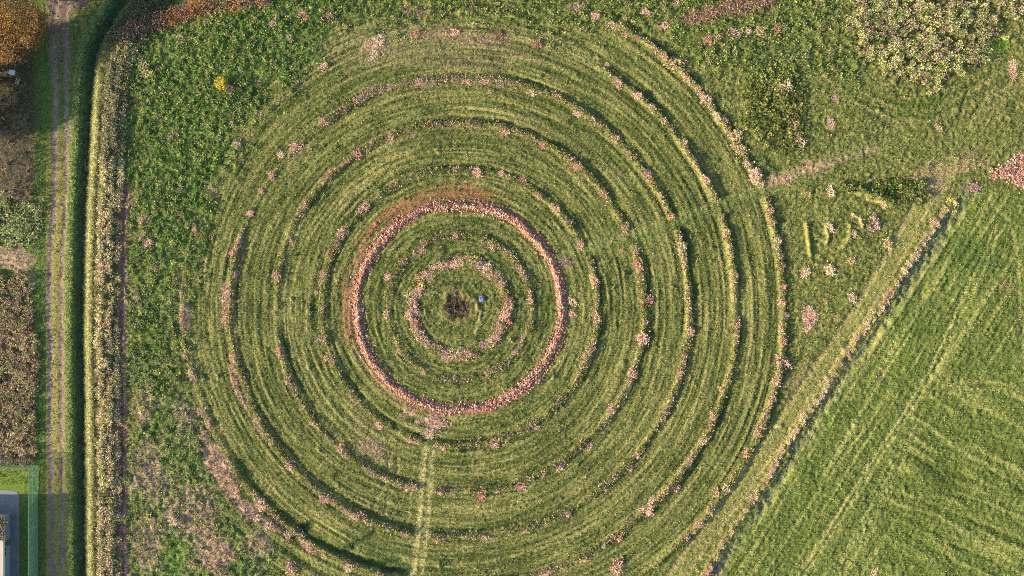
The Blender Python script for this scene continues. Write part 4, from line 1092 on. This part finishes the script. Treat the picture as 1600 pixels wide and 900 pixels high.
# asphalt forecourt with a rounded corner
cx_, cy_, rad = 18, 778, 12
outl = [(-140, 766)] + [(cx_ + rad * math.sin(t), cy_ - rad * math.cos(t)) for t in np.linspace(0, PI / 2, 10)] + [(30, 1000), (-140, 1000)]
vv = [(*g(*p), .03) for p in outl]
nb = len(vv)
vv += [(*g(*p), -.2) for p in outl]
ff = [tuple(range(nb))[::-1]] + [(i, (i + 1) % nb, nb + (i + 1) % nb, nb + i) for i in range(nb)]
me = bpy.data.meshes.new('forecourt'); me.from_pydata(vv, [], ff); me.materials.append(M_ASPH); me.update()
link('forecourt_pavement', me, kind='structure', label='blue-grey asphalt forecourt in the lower left corner')

# low building whose roof edge shows at the left
bx, by = g(21, 797)
bl = link('low_building', None, label='low building with cream roof cut by the left edge at the bottom', cat='building', loc=(bx, by, .03))
LN = 22.0; DP = 14.0; HT = 2.75
link('wall', boxes_mesh('wall', [(-DP, -.6, -LN, -.6, 0, HT)], M_WALL), bl)
rf_ = link('roof', boxes_mesh('roof', [(-DP - .6, .45, -LN - .6, 0, HT + .01, HT + .22)], M_ROOF), bl)
link('gutter', boxes_mesh('gutter', [(.46, .58, -LN - .6, 0, HT + .03, HT + .16)], M_STEEL), rf_)
dr = link('door', boxes_mesh('door', [(-.598, -.54, -6.0, -5.0, 0, 2.1)], M_WOOD), bl)
link('handle', boxes_mesh('handle', [(-.538, -.5, -5.2, -5.1, 1.0, 1.1)], M_STEEL), dr)
for k in range(3):
    y0 = -7.6 - 4.4 * k - (1.5 if k > 0 else 0)
    wn = link('window', boxes_mesh('window', [(-.598, -.56, y0, y0 + 1.5, .9, 2.1)], M_STEEL), bl)
    link('pane', boxes_mesh('pane', [(-.559, -.552, y0 + .08, y0 + .70, .98, 2.02)], M_GLASS), wn)
    link('pane', boxes_mesh('pane', [(-.559, -.552, y0 + .80, y0 + 1.42, .98, 2.02)], M_GLASS), wn)
# creeper spilling over the roof corner
n = 420
cp = link('creeper', None, label='reddish creeper over the roof corner of the low building', cat='creeper', loc=(bx, by, .03))
P = np.stack([rng.normal(.1, .35, n), rng.uniform(-4.2, -.2, n), HT + .22 + np.abs(rng.normal(0, .15, n))], 1)
link('foliage', raw_mesh('foliage', *kites(P, rng.random(n) * 2 * PI, rng.uniform(-.2, 1, n), rng.uniform(.2, .4, n), rng.uniform(.15, .3, n), np.where(rng.random(n)[:, None] < .5, hsv_jit((.40, .24, .2), n), hsv_jit((.09, .09, .06), n))), M_LEAF), cp)
st = []
for k in range(6): tube(st, (.5, -.5 - k * .6, 0), (.2, -.5 - k * .65, HT + .3), .03, .02, (.12, .09, .06), 4)
link('stems', raw_mesh('stems', *join(st), M_EARTH), cp)

# net fence round the forecourt lawn
FH = 2.35
fcx, fcy = g(59, 727)
fe = link('net_fence', None, label='green netting fence with steel posts around the forecourt lawn', cat='fence', loc=(fcx, fcy, 0))
post = []
tube(post, (0, 0, -.2), (0, 0, FH + .12), .06, .06, (.55, .6, .58), 8)
pm = raw_mesh('post', *join(post), M_STEEL)
for k in range(4): link('post', pm, fe, loc=(0, -10.6 * k, 0))
for k in range(1, 4): link('post', pm, fe, loc=(-10.6 * k, 0, 0))
link('netting', boxes_mesh('netting', [(-.008, .008, -31.8, 0, .05, FH)], M_NET), fe, label='netting panel along the track')
link('netting', boxes_mesh('netting', [(-31.8, -.012, -.008, .008, .05, FH)], M_NET), fe, label='netting panel below the scrub')
for z in (.06, 1.2, FH):
    link('rail', boxes_mesh('rail', [(-.03, .03, -31.8, 0, z - .03, z + .03)], M_GREENP), fe)
    link('rail', boxes_mesh('rail', [(-31.8, -.032, -.03, .03, z - .032, z + .032)], M_GREENP), fe)

# small white panel on a frame between the tree and the bare shrubs
sx_, sy_, _ = W(18, 113, 2.2)
sp = link('raised_stand', None, label='small white-topped raised stand between orange tree and bare shrubs', cat='stand', loc=(sx_, sy_, hz(30, 125)))
sp.rotation_euler = (0, 0, R(-14))
tm = boxes_mesh('top', [(-.52, .52, -.40, .40, 2.1, 2.16)], M_WHITE)
rt = link('roof_panel', tm, sp)
lg = boxes_mesh('leg', [(-.05, .05, -.05, .05, -.1, 2.09)], M_WOOD)
for a in (-.42, .42):
    for b in (-.3, .3): link('leg', lg, sp, loc=(a, b, 0))
link('platform', boxes_mesh('platform', [(-.48, .48, -.36, .36, 1.1, 1.14)], M_WOOD), sp)
ld = link('ladder', boxes_mesh('ladder', [(-.28, -.22, -1.6, -.42, .4, .46), (.22, .28, -1.6, -.42, .4, .46)], M_STEEL), sp)
rg = boxes_mesh('rung', [(-.22, .22, -.03, .03, .41, .45)], M_STEEL)
for k in range(5): link('rung', rg, ld, loc=(0, -1.5 + k * .22, 0))

# crumpled blue tarpaulin near the centre
n = 14
u_, v_ = np.meshgrid(np.linspace(-1, 1, n), np.linspace(-1, 1, n))
rag = .8 + .3 * vnoise(u_ * 2 + 5, v_ * 2 + 5, 12)
zz = .05 + .32 * np.clip(1 - (u_ ** 2 + v_ ** 2) * .7, 0, 1) * (.4 + vnoise(u_ * 3 + 9, v_ * 3 + 9, 13)) + (vnoise(u_ * 6 + 3, v_ * 6 + 3, 14) - .5) * .14
Vt = np.stack([u_ * .5 * rag, v_ * .55 * rag, zz], 2).reshape(-1, 3)
ii = np.arange(n * n).reshape(n, n)
Ft = np.stack([ii[:-1, :-1], ii[:-1, 1:], ii[1:, 1:], ii[1:, :-1]], 2).reshape(-1, 4)
link('tarpaulin', raw_mesh('tarpaulin', Vt, Ft, None, M_BLUE), label='crumpled blue tarpaulin just right of the central hollow', cat='tarpaulin', loc=((753 - 800) * S, (450 - 467) * S, hz(753, 467)))
# board lying across the ditch bank
pb = link('plank', boxes_mesh('plank', [(-.16, .16, -1.1, 1.1, 0, .05)], M_WOOD), label='narrow grey plank on the shaded ditch bank', cat='plank', loc=((130 - 800) * S, (450 - 257) * S, hz(130, 257) + .25))
pb.rotation_euler = (0, R(35), R(3))
